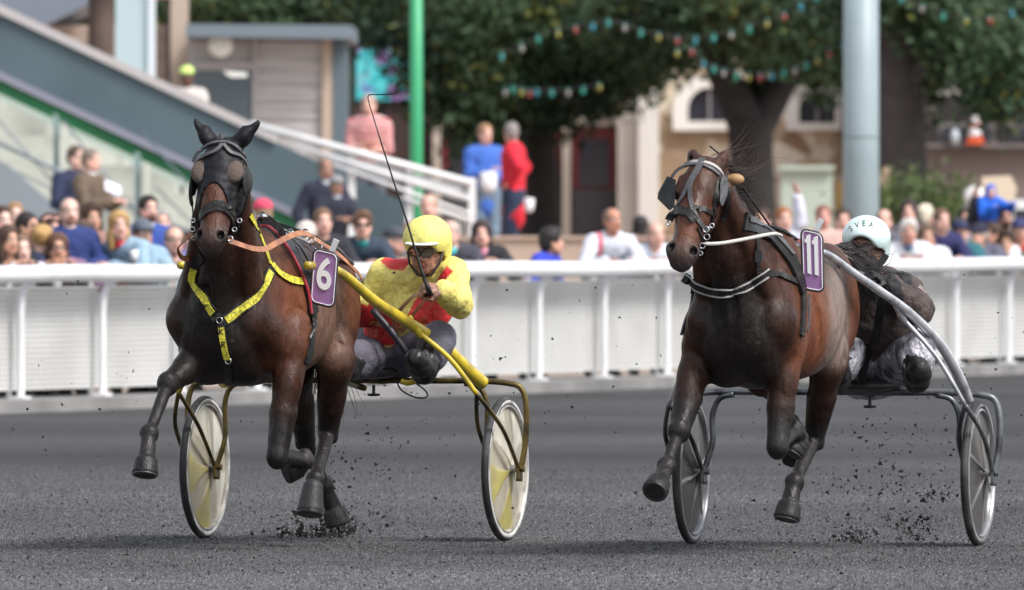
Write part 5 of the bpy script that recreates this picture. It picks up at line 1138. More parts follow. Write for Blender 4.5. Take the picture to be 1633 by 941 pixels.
o = quadbox('wooden_post', [(1404,266),(1419,266),(1419,390),(1404,390)], 158, .12, mat('tan_wood', (.40,.29,.21), .8)); setp(o, 'tan wooden post in front of the wide dark trunk', 'post')
# right-hand building
cafe = empty('low_building', 'low brown building with strip windows and white awnings behind the trees', 'building', (at(1560, 0, 184).x, 184, TZ)); fb_ = shift(cafe)
quadbox('wall', [(1470,236),(1900,236),(1900,520),(1470,520)], 184, 5, mat('mauve_brown_render', (.20,.155,.145), .85, var=.08, vscale=.8), cafe, fb_)
quadbox('dark_wall', [(1346.5,-60),(1900,-60),(1900,234),(1346.5,234)], 186, 4, mat('dark_facade', (.028,.021,.023), .85, var=.3, vscale=.6), cafe, fb_)
quadbox('ledge', [(1474,229),(1900,229),(1900,235.5),(1474,235.5)], 183.7, .8, mat('grey_ledge', (.17,.15,.15), .8), cafe, fb_)
for x0, x1 in ((1497,1588),(1606,1720),(1740,1850)): f_ = quadbox('window_frame', [(x0,196),(x1,196),(x1,228.5),(x0,228.5)], 184.6, .4, mat('grey_brown_frame', (.16,.14,.14), .7), cafe, fb_); quadbox('pane', [(x0+5,203),(x1-5,203),(x1-5,225),(x0+5,225)], 184.5, .05, m_gl, f_, fb_)
for pts in ([(1455,98),(1545,92),(1552,118),(1462,124)], [(1466,126),(1553,120),(1560,138),(1540,150),(1478,152)], [(1610,92),(1670,92),(1670,148),(1618,148)]): quadbox('awning', pts, 181, 1.2, mat('white_awning', (.70,.67,.63), .7), cafe, fb_)
quadbox('gable_panel', [(1441,22),(1462,18),(1492,52),(1488,76),(1462,70),(1442,56)], 182.5, .3, mat('tan_panel', (.30,.235,.20), .8), cafe, fb_); quadbox('wall_box', [(1456,170),(1492,170),(1492,188),(1456,188)], 183, .4, mat('grey_ledge'), cafe, fb_)
cone = empty('traffic_cone', 'orange and white traffic cone standing on the ledge', 'traffic cone', at(1555, 230, 183.6)); u_ = 183.6/FPX
for nm, r0, r1, y0, y1, m_ in (('base_band', 12.5, 10.8, 6.8, 13, mat('cone_orange', (.65,.09,.02), .5)), ('white_band', 10.8, 8.4, 13.02, 26, mat('cone_white', (.75,.75,.75), .5)), ('orange_band', 8.4, 6.6, 26.02, 34, mat('cone_orange')), ('white_tip', 6.6, 3.6, 34.02, 45, mat('cone_white'))):
    mb = MB(); mb.lathe([(0, y0*u_), (r0*u_, y0*u_), (r1*u_, y1*u_), (0, y1*u_)], 20); mb.build(nm, m_, cone, 'auto')
mb = MB(); mb.box((-.14, -.14, .0), (.14, .14, .065)); mb.build('foot', mat('cone_orange'), cone)
mb = MB(); mb.lathe([(0,0),(.065,0),(.068,.15),(.05,.19),(.025,.215),(.025,.235),(0,.235)], 16); o = mb.build('bottle', mat('pale_bottle', (.55,.62,.68), .2), None, True); o.location = at(1523, 229, 183.6); setp(o, 'pale white bottle standing on the ledge left of the traffic cone', 'bottle')
# screen behind the leaves
scr = empty('video_screen', 'lit cyan and blue video screen seen through the leaves', 'screen', (at(610, 0, 171).x, 171, TZ)); xb = shift(scr)
ms = bpy.data.materials.new('screen_picture'); ms.use_nodes = True; q_ = ms.node_tree; vo = q_.nodes.new('ShaderNodeTexVoronoi'); vo.inputs['Scale'].default_value = 5.5; tc_ = q_.nodes.new('ShaderNodeTexCoord'); q_.links.new(tc_.outputs['Object'], vo.inputs['Vector'])
cr = q_.nodes.new('ShaderNodeValToRGB'); cr.color_ramp.elements[0].color = (.05,.55,.60,1); cr.color_ramp.elements[1].color = (.06,.25,.55,1); e = cr.color_ramp.elements.new(.45); e.color = (.12,.65,.68,1); e = cr.color_ramp.elements.new(.93); e.color = (.45,.12,.45,1)
sx = q_.nodes.new('ShaderNodeSeparateColor'); q_.links.new(vo.outputs['Color'], sx.inputs[0]); q_.links.new(sx.outputs[0], cr.inputs[0]); bs_ = q_.nodes['Principled BSDF']; bs_.inputs['Base Color'].default_value = (.02,.02,.02,1); q_.links.new(cr.outputs[0], bs_.inputs['Emission Color']); bs_.inputs['Emission Strength'].default_value = .6
quadbox('casing', [(560,70),(662,70),(662,168),(560,168)], 171, .3, mat('black_casing', (.015,.015,.018), .5), scr, xb); quadbox('display', [(568,78),(654,78),(654,160),(568,160)], 170.97, .02, ms, scr, xb); quadbox('mast', [(600,168.5),(616,168.5),(616,420),(600,420)], 171.1, .15, MATS['black_casing'], scr, xb)
# ------------------------------------------------------------------ trees
def leaves(name, blobs, n, size, m, parent, rb, seed):
    rg = np.random.default_rng(seed); B = np.array([[*b[0], *b[1]] for b in blobs], float); wt = np.array([b[2] for b in blobs], float) if len(blobs[0]) > 2 else B[:, 3]*B[:, 5]; wt = wt/wt.sum()
    ncl = n//28; bi = rg.choice(len(B), ncl, p=wt); d = rg.normal(size=(ncl, 3)); d /= np.linalg.norm(d, axis=1)[:, None]; r = rg.uniform(.35, 1.08, (ncl, 1))**.6
    c = B[bi, :3]+d*r*B[bi, 3:]; tint = rg.uniform(0, 1, ncl)
    ci = rg.integers(0, ncl, n); p = c[ci]+rg.normal(size=(n, 3))*.22
    u = rg.normal(size=(n, 3)); u /= np.linalg.norm(u, axis=1)[:, None]; v = np.cross(u, rg.normal(size=(n, 3))); v /= np.linalg.norm(v, axis=1)[:, None]
    s_ = (size*rg.uniform(.6, 1.3, n))[:, None]; p = p-np.array(rb)
    V = np.stack([p-u*s_, p-v*s_*.45, p+u*s_, p+v*s_*.45], 1).reshape(-1, 3); F = np.arange(4*n).reshape(n, 4)
    q = p+np.array(rb); sp = np.sin(q[:, 0]*1.9+seed)+np.sin(q[:, 2]*2.3+1.7*seed+q[:, 0]*.8)+np.sin(q[:, 1]*1.7+q[:, 2]*1.1); sp = np.clip(.5+sp*.22+.12*(tint[ci]-.5), 0, 1)[:, None]
    base = np.array((.014,.034,.022))*(1-sp)+np.array((.075,.125,.058))*sp
    yl = (rg.uniform(0, 1, ncl) < .05)[ci]; base = np.where(yl[:, None], np.array((.12,.13,.03)), base); cc = base*rg.uniform(.75, 1.25, (n, 1))
    return mesh_obj(name, V, F, m, parent, cols=np.repeat(cc, 4, 0), smooth=False)
m_leaf = mat('leaf', attr=True, rough=.6, spec=.25); m_bark = mat('bark', (.022,.019,.018), .9, var=.3, vscale=3, bump=.8, bscale=10); m_bark2 = mat('brown_bark', (.11,.075,.065), .9, var=.25, vscale=3, bump=.8, bscale=10)
def tree(label, x, Y, trunk, blobs, n, size, seed, bark, group='trees behind the public', z0=TZ):
    c = at(x, 0, Y); root = empty('tree', label, 'tree', (c.x, Y, z0), 0, group); rb = shift(root); mb = MB()
    for pts in trunk:
        q = catmull([(*(at(px, py, Y+dy)-Vector(rb)),) for px, py, dy, r_ in pts], 4); rr = np.interp(np.linspace(0, 1, len(q)), np.linspace(0, 1, len(pts)), [p[3] for p in pts]); mb.tube(q, list(rr), 12)
    mb.build('trunk', bark, root, True)
    if blobs:
        bl = [((*at(px, py, Y+dy),), (rx*Y/FPX, ry_, rz*Y/FPX), w_) for px, py, dy, rx, rz, ry_, w_ in blobs]
        leaves('crown', bl, n, size, m_leaf, root, rb, seed)
    return root
tree('big dark tree forking low in front of the stone building', 1200, 168, [[(1200,400,0,.42),(1200,330,0,.36),(1198,250,0,.33),(1196,190,0,.36)], [(1196,215,0,.30),(1170,150,0,.26),(1140,90,0,.2),(1110,-60,0,.12)], [(1200,215,0,.28),(1236,150,.3,.24),(1262,100,.5,.2),(1300,-60,.5,.12)], [(1198,200,0,.2),(1205,120,1,.16),(1212,-60,1,.1)]],
     [(1180,-10,0,210,90,2.4,3.2),(1290,20,1,140,80,2,1.6),(1050,20,1,100,78,2,1.2),(1300,112,2,50,24,1,.16)], 40000, .085, 1, m_bark)
tree('broad leafy tree with low hanging crown between the screen and the stone building', 868, 172, [[(868,400,0,.30),(866,300,0,.26),(860,200,0,.22),(850,60,0,.15)], [(862,210,0,.15),(800,150,0,.12),(740,60,0,.08)], [(862,190,0,.14),(930,120,0,.12),(1000,20,0,.08)]],
     [(800,20,0,250,130,2.6,4.4),(940,60,0,130,100,2,2.),(740,112,-1,110,62,1.4,1.5),(850,146,0,110,40,1.4,1.0),(1000,70,0,60,50,1.2,.6),(640,10,1,100,70,1.4,1.),(770,215,-1,34,26,.6,.22)], 64000, .085, 2, m_bark)
tree('wide dark trunk tree on the right with bright green hanging leaves', 1440, 160, [[(1446,520,0,.44),(1444,340,0,.36),(1440,240,0,.33),(1432,120,0,.34),(1428,-60,0,.3)], [(1436,150,0,.16),(1500,80,-.5,.10),(1560,60,-1,.06),(1590,120,-1,.03)]],
     [(1440,-30,0,120,60,1.5,1.2),(1586,90,-1,46,40,.7,.6),(1592,140,-1,26,30,.4,.25),(1520,70,0,50,30,.8,.4),(1440,100,1,36,80,.6,.5),(1600,40,0,60,30,.8,.4)], 24000, .08, 3, mat('grey_bark', (.055,.048,.048), .9, var=.25, vscale=3, bump=.8, bscale=10))
tree('leafy tree rising behind the timber building roof', 470, 178, [[(470,400,0,.2),(470,100,0,.18),(465,-40,0,.1)]], [(440,0,0,110,60,2,1.5),(560,-10,0,130,70,2,2.),(340,-10,0,60,45,1.5,.6)], 34000, .085, 4, m_bark2)
tree('plain brown trunk left of the pale blue column', 160, 148, [[(160,470,0,.19),(160,200,0,.185),(161,90,0,.18),(162,-80,0,.17)]], [(165,-130,0,90,26,1,1)], 2500, .11, 5, m_bark2, z0=.06)
leaves_b = empty('hedge', 'row of loose green bushes at the foot of the wide dark trunk', 'hedge', (at(1465, 0, 152).x, 152, TZ)); rg_ = [(at(x, y, 152+dy)[:], (rx*152/FPX, .5, rz*152/FPX), 1) for x, y, dy, rx, rz in ((1430,400,.2,50,55),(1500,405,.2,50,50),(1430,345,0,36,40),(1475,340,0,34,42),(1515,350,0,30,36),(1400,365,0,26,28),(1540,360,0,26,30))]
o = leaves('foliage', rg_, 9000, .05, mat('bush_leaf', (.075,.11,.03), .7, var=.4, vscale=3), leaves_b, shift(leaves_b), 9)
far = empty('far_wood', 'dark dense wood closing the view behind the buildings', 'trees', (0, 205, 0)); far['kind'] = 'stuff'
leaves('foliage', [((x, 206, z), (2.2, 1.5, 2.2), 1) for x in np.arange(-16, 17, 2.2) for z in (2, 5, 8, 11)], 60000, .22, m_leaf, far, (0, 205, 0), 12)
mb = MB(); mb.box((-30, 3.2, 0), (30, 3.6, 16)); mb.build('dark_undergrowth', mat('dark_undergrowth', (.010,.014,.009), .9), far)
# ------------------------------------------------------------------ strings of coloured bulbs
BC = [(.01,.25,.22), (.01,.20,.28), (.30,.05,.05), (.28,.26,.05), (.01,.26,.18), (.26,.25,.24)]
def lights(label, pts, Y, seed):
    root = empty('string_lights', label, 'string lights', at(*pts[0], Y), 0, 'strings of coloured bulbs'); rb = Vector(shift(root)); mb = MB(); q = catmull([tuple(at(x, y-6, Y)) for x, y in pts], 4); mb.tube([Vector(p)-rb for p in q], .010, 5); mb.build('wire', mat('black_wire', (.02,.02,.02), .6), root)
    for i, (x, y) in enumerate(pts):
        c = BC[(i*5+seed) % 6]; m = mat('bulb_%d' % ((i*5+seed) % 6), c, .15, spec=.7, emit=None); mb = MB(); mb.lathe([(0,-.050),(.026,-.038),(.034,-.010),(.029,.022),(.016,.040)], 12, (0, 0, 1), at(x, y, Y)-rb); b = mb.build('bulb', m, root, True)
        mb = MB(); mb.lathe([(.022,.045),(.022,.075),(0,.08)], 10, (0, 0, 1), at(x, y, Y)-rb); mb.build('socket', mat('teal_socket', (.02,.16,.15), .5), b, True)
lights('upper garland of coloured bulbs hanging across the crowns left of the pale blue post', [(800,92),(832,78),(858,64),(890,54),(918,48),(945,44),(970,38),(996,45),(1022,54),(1050,60),(1080,66),(1109,66),(1138,62),(1166,57),(1195,48),(1223,39),(1251,27),(1277,12),(1302,-3),(1330,-22)], 158, 0)
lights('lower dim garland of bulbs under the forked tree crown', [(1080,86),(1103,84),(1122,104),(1138,112),(1154,118),(1174,123),(1194,124),(1212,124),(1231,123),(1250,118),(1268,114),(1286,106),(1304,97),(1323,86),(1345,74),(1375,62),(1403,62),(1408,78)], 160, 3)
lights('garland of coloured bulbs crossing the dark facade right of the pale blue post', [(1405,-20),(1437,0),(1470,15),(1504,28),(1541,34),(1579,33),(1614,23),(1650,8)], 158, 1)
lights('pale garland low in the broad leafy crown', [(806,148),(818,144),(832,148),(845,150),(856,149),(880,150),(906,149),(930,146),(956,140)], 166, 5)
# ------------------------------------------------------------------ van
van = empty('parked_van', 'white van parked behind the public on the right', 'van', (at(1620, 0, 142).x, 142, .06), 0); vb = shift(van)
vp = [(1468,520),(1468,420),(1478,398),(1508,386),(1548,326),(1562,318),(1900,318),(1910,330),(1912,520)]
mb = MB(); mb.prism([at(x, y, 142)-Vector(vb) for x, y in vp], (0, 1.8, 0)); mb.build('body', mat('white_car_paint', (.72,.72,.72), .25, coat=.5), van)
quadbox('side_window', [(1524,382),(1552,334),(1610,334),(1610,382)], 141.98, .04, m_gl, van, vb); quadbox('side_window', [(1618,334),(1740,334),(1740,382),(1618,382)], 141.98, .04, m_gl, van, vb)
c = at(1556, 313, 141.7)-Vector(vb); V, Q, _ = solid([Ell(c, (.15,.09,.13))], .02); mesh_obj('mirror', V, Q, mat('white_car_paint'), van)
for x in (1530, 1830):
    for dy in (0, 1.62):
        mb = MB(); cc = at(x, 0, 142)-Vector(vb); mb.lathe([(0,-.1),(.20,-.1),(.33,-.09),(.34,0),(.33,.09),(0,.1)], 28, (0, 1, 0), (cc.x, dy+.09, .34)); mb.build('wheel', mat('tyre_rubber'), van, 'auto')
o = quadbox('board', [(1566,282),(1612,280),(1622,300),(1612,338),(1568,336)], 141.0, .05, mat('cream_board', (.62,.52,.40), .7)); setp(o, 'cream board held up behind the child in the blue hood', 'board')
# ------------------------------------------------------------------ spectators
TAN_ = (.56,.31,.22); PINK = (.68,.40,.32); PALE = (.72,.47,.39); DRK = (.30,.15,.10)
NAVY = (.016,.022,.060); BLACK = (.014,.014,.016); WHITE = (.70,.70,.74); DENIM = (.26,.38,.48); GREYB = (.16,.18,.22)
BRH = (.045,.022,.012); BLKH = (.012,.009,.008); GRH = (.30,.28,.26); BLO = (.42,.26,.10); GIN = (.30,.11,.04)
def spectator(px, py, label, Y=None, o=-.55, yaw=0, byaw=None, arms='rail', zg=.06, sc=None, seed=0, child=False, pitch=0., **op):
    """px, py: middle of the head in the photograph; o: metres behind the rail, or Y: distance"""
    if Y is None: q, _ = ray_line(px, o); X_, Y_ = q
    else: Y_ = Y; X_ = (px-CX)/FPX*Y
    zt = HC-(py-HORIZ)*Y_/FPX-zg
    toc = math.atan2(-Y_, -X_); ba = toc+(R(yaw*.6) if byaw is None else R(byaw)); la = toc+R(yaw)
    if sc is None:
        if child or zt < 1.10: s = zt/1.58
        elif zt >= 1.50: s = zt/1.64
        else: s = .97
    else: s = sc
    c = (zt-1.09*s)/(.55*s); th = math.acos(max(.25, min(1., c))); L = .55*s
    drop = max(0, (1.09*s+.55*s*math.cos(th))-zt)
    bf = np.array([math.cos(ba), math.sin(ba)]); hx = math.sin(th)*L+.03*s
    base = np.array([X_, Y_])-bf*hx
    root = empty('person', label, 'person', (base[0], base[1], zg), ba, op.pop('group', 'spectators'))
    root['_b'] = [0., 0., 0.]
    hz = .95*s-drop; D = np.array([math.sin(th), 0, math.cos(th)]); J = {}
    kf = .0 if drop < .02 else .22
    J['pelvis'] = np.array([0, 0, hz]); J['chest'] = J['pelvis']+D*.38*s; J['neck'] = J['chest']+D*.17*s; J['head'] = J['neck']+np.array([.03, 0, .14])*s
    for q, sd in (('R', -1), ('L', 1)):
        sh = J['chest']+D*.085*s+np.array([0, .185*sd*s, 0]); J['sh'+q] = sh
        J['hip'+q] = J['pelvis']+np.array([0, .09*sd*s, -.03]); J['kn'+q] = np.array([.03+kf, .10*sd*s, .50*s if drop < .02 else .42*s]); J['an'+q] = np.array([-.02, .11*sd*s, .08*s]); J['to'+q] = np.array([.13*s, .13*sd*s, .03*s])
        a = arms if isinstance(arms, str) else arms[0 if q == 'R' else 1]
        fx = sh[0]
        if a == 'rail': wr = np.array([fx+.34*s, .13*sd*s, max(.86, 1.16-zg)]) if zt > 1.2 else sh+np.array([.3, -.02*sd, -.1])*s
        elif a == 'down': wr = sh+np.array([.06, .08*sd, -.52])*s
        elif a == 'cross': wr = sh+np.array([.20, -.20*sd, -.24-.04*sd])*s
        elif a == 'hold': wr = sh+np.array([.32, -.10*sd, -.20])*s
        elif a == 'face': wr = sh+np.array([.17, -.12*sd, .04])*s
        elif a == 'hips': wr = sh+np.array([.02, .02*sd, -.36])*s
        elif a == 'up': wr = sh+np.array([.12, .18*sd, .46])*s
        elif a == 'brow': wr = sh+np.array([.14, -.12*sd, .28])*s
        else: wr = sh+np.array(a)*s
        v = wr-sh; d = np.linalg.norm(v); mx = .555*s
        if d > mx: wr = sh+v/d*mx; v = wr-sh; d = mx
        h_ = math.sqrt(max((.285*s)**2-(d/2)**2, 0)); pole_ = np.array([-.4, .8*sd, -.7]) if a not in ('up', 'brow') else np.array([.1, 1.*sd, -.2]); n = v/d; pole_ = pole_-n*(pole_@n); pole_ = _u(pole_)
        J['el'+q] = sh+v/2+pole_*h_; J['wr'+q] = wr
    dl = la-ba; op.setdefault('look', (math.cos(dl)*math.cos(pitch), math.sin(dl)*math.cos(pitch), math.sin(pitch)))
    fw = _u(np.array([D[2], 0, -D[0]])); op['seed'] = seed+int(px); op.setdefault('amp', .012)
    if child: op['hs'] = 1.25
    make_person(root, J, fw, s, op, cellb=.0125, cellc=.017)
    return root, J
S_ = spectator
if True:
    S_(4, 352, 'leftmost pale faced person behind the rail with short brown hair', o=-1.1, yaw=25, skin=PALE, hair='short', haircol=BRH, top=BLACK)
    S_(24, 344, 'fair haired person far back between the first heads on the left', o=-2.2, yaw=10, skin=PALE, hair='short', haircol=(.30,.18,.09), top=(.45,.44,.46))
    S_(146, 348, 'dark haired person just behind the bald man in the navy shirt', o=-2.4, yaw=20, skin=TAN_, hair='full', haircol=BRH, top=(.28,.16,.13))
    S_(258, 356, 'grey haired person far behind the man in the blue vest', o=-2.6, yaw=10, skin=PINK, hair='short', haircol=GRH, top=(.35,.37,.42))
    S_(1345, 352, 'person with brown hair between plate 11 and the white helmet', o=-2.0, yaw=5, skin=PINK, hair='short', haircol=BRH, top=(.28,.26,.3))
    S_(1540, 350, 'dark haired person standing behind the navy capped photographer', o=-2.2, yaw=10, skin=TAN_, hair='short', haircol=BLKH, top=(.35,.34,.4))
    S_(14, 384, 'woman with long brown hair leaning on the rail in a black jacket', o=-.5, yaw=30, skin=TAN_, hair='long', haircol=(.06,.03,.018), top=BLACK)
    S_(44, 362, 'man with glasses and slick black hair turned sideways', o=-.75, yaw=55, skin=TAN_, hair='short', haircol=BLKH, top=(.33,.30,.24), paints=[((.1,0,-.15),(.2,.2,.12),.03,(.03,.22,.08))], glasses='clear')
    S_(33, 398, 'small pale child in white low behind the rail', o=-.45, yaw=20, skin=PALE, hair='short', haircol=(.20,.12,.08), top=WHITE, child=True)
    S_(68, 384, 'small blond child with a hair bun seen from behind in navy', o=-.6, yaw=160, skin=PALE, hair='bun', haircol=BLO, top=NAVY, child=True, arms='down')
    S_(92, 396, 'smiling woman with glasses and brown hair low at the rail', o=-.45, yaw=8, skin=(.55,.30,.20), hair='bob', haircol=(.10,.045,.025), top=(.20,.12,.20), glasses='clear')
    S_(80, 366, 'person in dark brown shading the eyes with a raised arm', o=-1.3, yaw=40, skin=PINK, hair='full', haircol=(.05,.018,.012), top=(.07,.045,.04), arms=('down','brow'), sleeve='long')
    S_(111, 338, 'bald man in navy shirt open over a white vest', o=-.9, yaw=14, skin=PALE, hair='receding', haircol=(.30,.22,.18), top=(.020,.040,.16), shirt=(.60,.45,.40), beard=(.35,.20,.15))
    S_(190, 360, 'fair haired woman in light denim jacket leaning on the rail with a red lanyard', o=-.5, yaw=12, byaw=-42, skin=PINK, hair='long', haircol=BLO, top=DENIM, shirt=(.55,.03,.05))
    S_(237, 334, 'man with moustache in white shirt and blue vest', o=-.9, yaw=25, skin=PINK, hair='short', haircol=BLKH, top=(.03,.07,.30), shirt=WHITE, beard=(.10,.05,.04))
    S_(228, 374, 'person with dark cap and denim shirt holding a plastic cup at the rail', o=-.5, yaw=25, skin=TAN_, hair='short', haircol=BRH, cap=(.10,.12,.15), top=DENIM, arms='hold', sleeve='short')
    S_(278, 384, 'bald man with glasses in a purple-blue jacket at the rail', o=-.5, yaw=15, skin=PINK, hair='receding', haircol=(.22,.16,.13), top=(.12,.12,.26), glasses='clear')
    S_(303, 392, 'sunburnt face half hidden behind the horse head in a plum top', o=-.6, yaw=10, skin=PINK, hair='short', haircol=BRH, top=(.20,.06,.10))
    S_(146, 256, 'grey haired man in a long brown coat standing on the steps', Y=121, zg=.52, yaw=62, byaw=60, skin=PINK, hair='short', haircol=(.20,.16,.13), top=(.12,.085,.060), hem=.9, arms='hold', shirt=WHITE, pants=(.10,.07,.05), group='people on the stand')
    S_(122, 242, 'man in a navy coat behind the brown coated man on the steps', Y=122.5, zg=.52, sc=1.04, yaw=45, skin=PALE, hair='short', haircol=(.10,.06,.05), top=NAVY, hem=.5, arms='hold', group='people on the stand')
    S_(418, 340, 'person wearing a pink-red cap behind the horse neck', o=-.9, yaw=-150, skin=PINK, hair='short', haircol=(.30,.20,.13), cap=(.62,.06,.12), top=(.20,.20,.16), arms='down')
    S_(489, 378, 'white haired person low at the rail behind the harness', o=-.5, yaw=150, skin=PINK, hair='full', haircol=(.55,.50,.46), top=GREYB)
    S_(515, 354, 'fair brown haired man in a dark jacket behind horse 6', o=-.6, yaw=14, skin=PINK, hair='short', haircol=(.16,.09,.05), top=(.02,.02,.03))
    S_(520, 270, 'bald man in a dark suit and white shirt standing higher up the stair', Y=126, zg=.52, sc=.98, yaw=22, skin=(.33,.17,.12), hair='receding', haircol=(.10,.07,.06), top=(.020,.022,.045), shirt=(.62,.64,.72), arms=('down','hold'), hem=.3, group='people on the stand')
    S_(537, 296, 'person in grey cap and dark suit beside the bald suited man', Y=125, zg=.52, sc=.87, yaw=30, skin=(.36,.19,.13), cap=(.25,.25,.26), hair='short', haircol=(.12,.09,.07), top=(.020,.022,.040), shirt=(.55,.58,.65), arms='hold', group='people on the stand')
    S_(578, 360, 'man with sunglasses in navy jacket over a teal T-shirt', o=-.55, yaw=5, skin=PINK, hair='full', haircol=(.13,.065,.035), top=(.028,.045,.075), shirt=(.02,.20,.20), glasses='dark')
    S_(630, 384, 'man with dark flat cap turned away in a brown-grey top', o=-.5, yaw=55, skin=PINK, hair='short', haircol=GRH, cap=(.05,.06,.075), top=(.09,.08,.075))
    S_(684, 330, 'tall pink faced bald man behind the yellow helmet', o=-2.6, yaw=-5, skin=PINK, hair='receding', haircol=(.35,.22,.17), top=(.30,.20,.16))
    S_(719, 372, 'grey haired man with turquoise collar right of the yellow helmet', o=-.7, yaw=-20, skin=PINK, hair='receding', haircol=(.40,.36,.33), top=(.05,.05,.07), shirt=(.10,.55,.60))
    S_(768, 374, 'woman with dark hair in black jacket and pink scarf', o=-.55, yaw=4, skin=PINK, hair='bob', haircol=(.035,.02,.02), top=(.016,.016,.022), shirt=(.62,.25,.36))
    S_(880, 386, 'dark haired boy in bright blue seen from the side', o=-.6, yaw=100, skin=TAN_, hair='full', haircol=BLKH, top=(.03,.05,.45), child=True, arms='down')
    S_(977, 352, 'bald man in a white tracksuit top with a pink stripe', o=-.6, yaw=30, skin=(.50,.24,.16), hair='receding', haircol=(.20,.12,.09), top=(.60,.62,.70), paints=[((.05,-.12,.05),(.3,.022,.3),.008,(.75,.08,.12))])
    S_(1022, 362, 'person with curly black hair beyond the tracksuit man', Y=128, yaw=160, skin=TAN_, hair='long', haircol=BLKH, top=(.30,.28,.26), arms='down')
    S_(1046, 374, 'balding man in pale blue shirt left of horse 11', o=-.55, yaw=20, skin=PINK, hair='receding', haircol=(.30,.20,.16), top=(.55,.60,.70))
    S_(1216, 352, 'person in a white sleeve raising an arm behind the mane of horse 11', o=-1.2, yaw=-20, skin=PINK, hair='short', haircol=BRH, top=(.62,.63,.74), arms=('down','up'))
    S_(1250, 350, 'ginger haired man looking over the back of horse 11', o=-.6, yaw=20, skin=PINK, hair='short', haircol=GIN, top=(.40,.42,.48))
    S_(1313, 346, 'red faced man holding a dark camera near the white post of plate 11', o=-.6, yaw=10, skin=(.60,.29,.24), hair='short', haircol=(.22,.10,.07), top=(.52,.34,.30), arms='hold')
    S_(1410, 352, 'pink faced balding man beside the white helmet', o=-1.0, yaw=0, skin=PINK, hair='receding', haircol=(.05,.03,.025), top=(.10,.10,.13))
    S_(1449, 338, 'woman with a mass of dark hair standing behind the white jacket', o=-1.5, yaw=0, skin=PINK, hair='long', haircol=(.03,.014,.014), top=(.10,.08,.10))
    S_(1449, 370, 'white haired man in a white jacket leaning on the rail', o=-.5, yaw=10, skin=(.55,.29,.22), hair='full', haircol=(.62,.58,.54), top=(.66,.68,.72), shirt=(.10,.14,.24))
    S_(1476, 346, 'white blond head between two front spectators', o=-1.4, yaw=140, skin=PINK, hair='full', haircol=(.62,.56,.44), top=(.4,.4,.4))
    S_(1478, 378, 'woman in white with a hand on her cheek', o=-.5, yaw=15, skin=(.55,.30,.21), hair='bob', haircol=(.12,.07,.05), top=(.68,.68,.72), arms=('rail','face'))
    S_(1502, 352, 'tall man in a dark blue sweater leaning towards the rail', o=-.65, yaw=28, skin=PINK, hair='short', haircol=(.15,.08,.05), top=(.022,.022,.095))
    S_(1531, 370, 'person in navy cap with a camera at the eye', o=-.55, yaw=15, skin=TAN_, cap=(.020,.026,.075), hair='short', haircol=BLKH, top=(.02,.12,.15), arms='face')
    S_(1560, 376, 'photographer in dark navy cap with grey camera', o=-.5, yaw=-40, skin=TAN_, cap=(.015,.016,.040), hair='short', haircol=GRH, top=(.10,.10,.15), arms='face')
    S_(1583, 374, 'person in a white polo shirt bending over the rail', o=-.6, yaw=-60, skin=(.50,.27,.19), hair='short', haircol=BRH, top=(.66,.66,.74), sleeve='short')
    ro, Jc = S_(1603, 348, 'bearded man carrying the child in the blue hood on his shoulders', o=-1.1, yaw=20, skin=(.45,.23,.16), hair='short', haircol=BLKH, top=(.03,.03,.035), beard=(.04,.025,.02), arms=('up','up'))
    S_(1626, 368, 'person in a blue cap and red top at the right end', o=-.55, yaw=10, skin=TAN_, cap=(.03,.035,.12), hair='short', haircol=BLKH, top=(.45,.02,.02), arms='hold')
    S_(1606, 388, 'person with an arm raised to the face low at the rail on the right', o=-.45, yaw=-10, skin=(.50,.28,.18), hair='full', haircol=BRH, top=(.10,.09,.07), sleeve='short', arms='face')
    S_(1580, 306, 'small child in a bright blue hooded jacket riding on shoulders', o=-1.15, zg=1.08, child=True, yaw=20, skin=PINK, hair='long', haircol=(.02,.13,.62), top=(.015,.12,.60), pants=(.06,.05,.12), arms=([.3,.2,-.1],[.35,.25,-.05]))
    S_(588, 168, 'grey haired man in a red and white striped polo shirt with folded arms', Y=133, zg=1.22, sc=1.03, heavy=1.15, yaw=-8, skin=PINK, hair='short', haircol=(.38,.30,.27), top=(.50,.12,.13), sleeve='short', arms='cross', pants=(.10,.10,.13), topmat=None, stripes=True, group='people on the terrace')
    S_(774, 214, 'fair haired man in a blue jacket with a white bag under folded arms', Y=133, zg=TZ, yaw=28, skin=PINK, hair='short', haircol=(.30,.17,.09), top=(.05,.14,.50), arms='cross', pants=(.14,.20,.27), hem=.35, group='people on the terrace')
    S_(815, 212, 'grey haired man in a long bright red jacket seen from behind', Y=131.5, zg=TZ, yaw=-160, skin=PINK, hair='short', haircol=(.25,.22,.22), top=(.60,.015,.035), arms='hips', pants=(.02,.035,.075), hem=.75, heavy=1.12, group='people on the terrace')
    S_(298, 122, 'dark skinned person in a lime green cap behind the stair wall', Y=140, zg=1.69, sc=1., yaw=5, skin=(.09,.035,.025), cap=(.55,.72,.20), hair='short', haircol=BLKH, top=(.52,.48,.46), group='people on the stand')
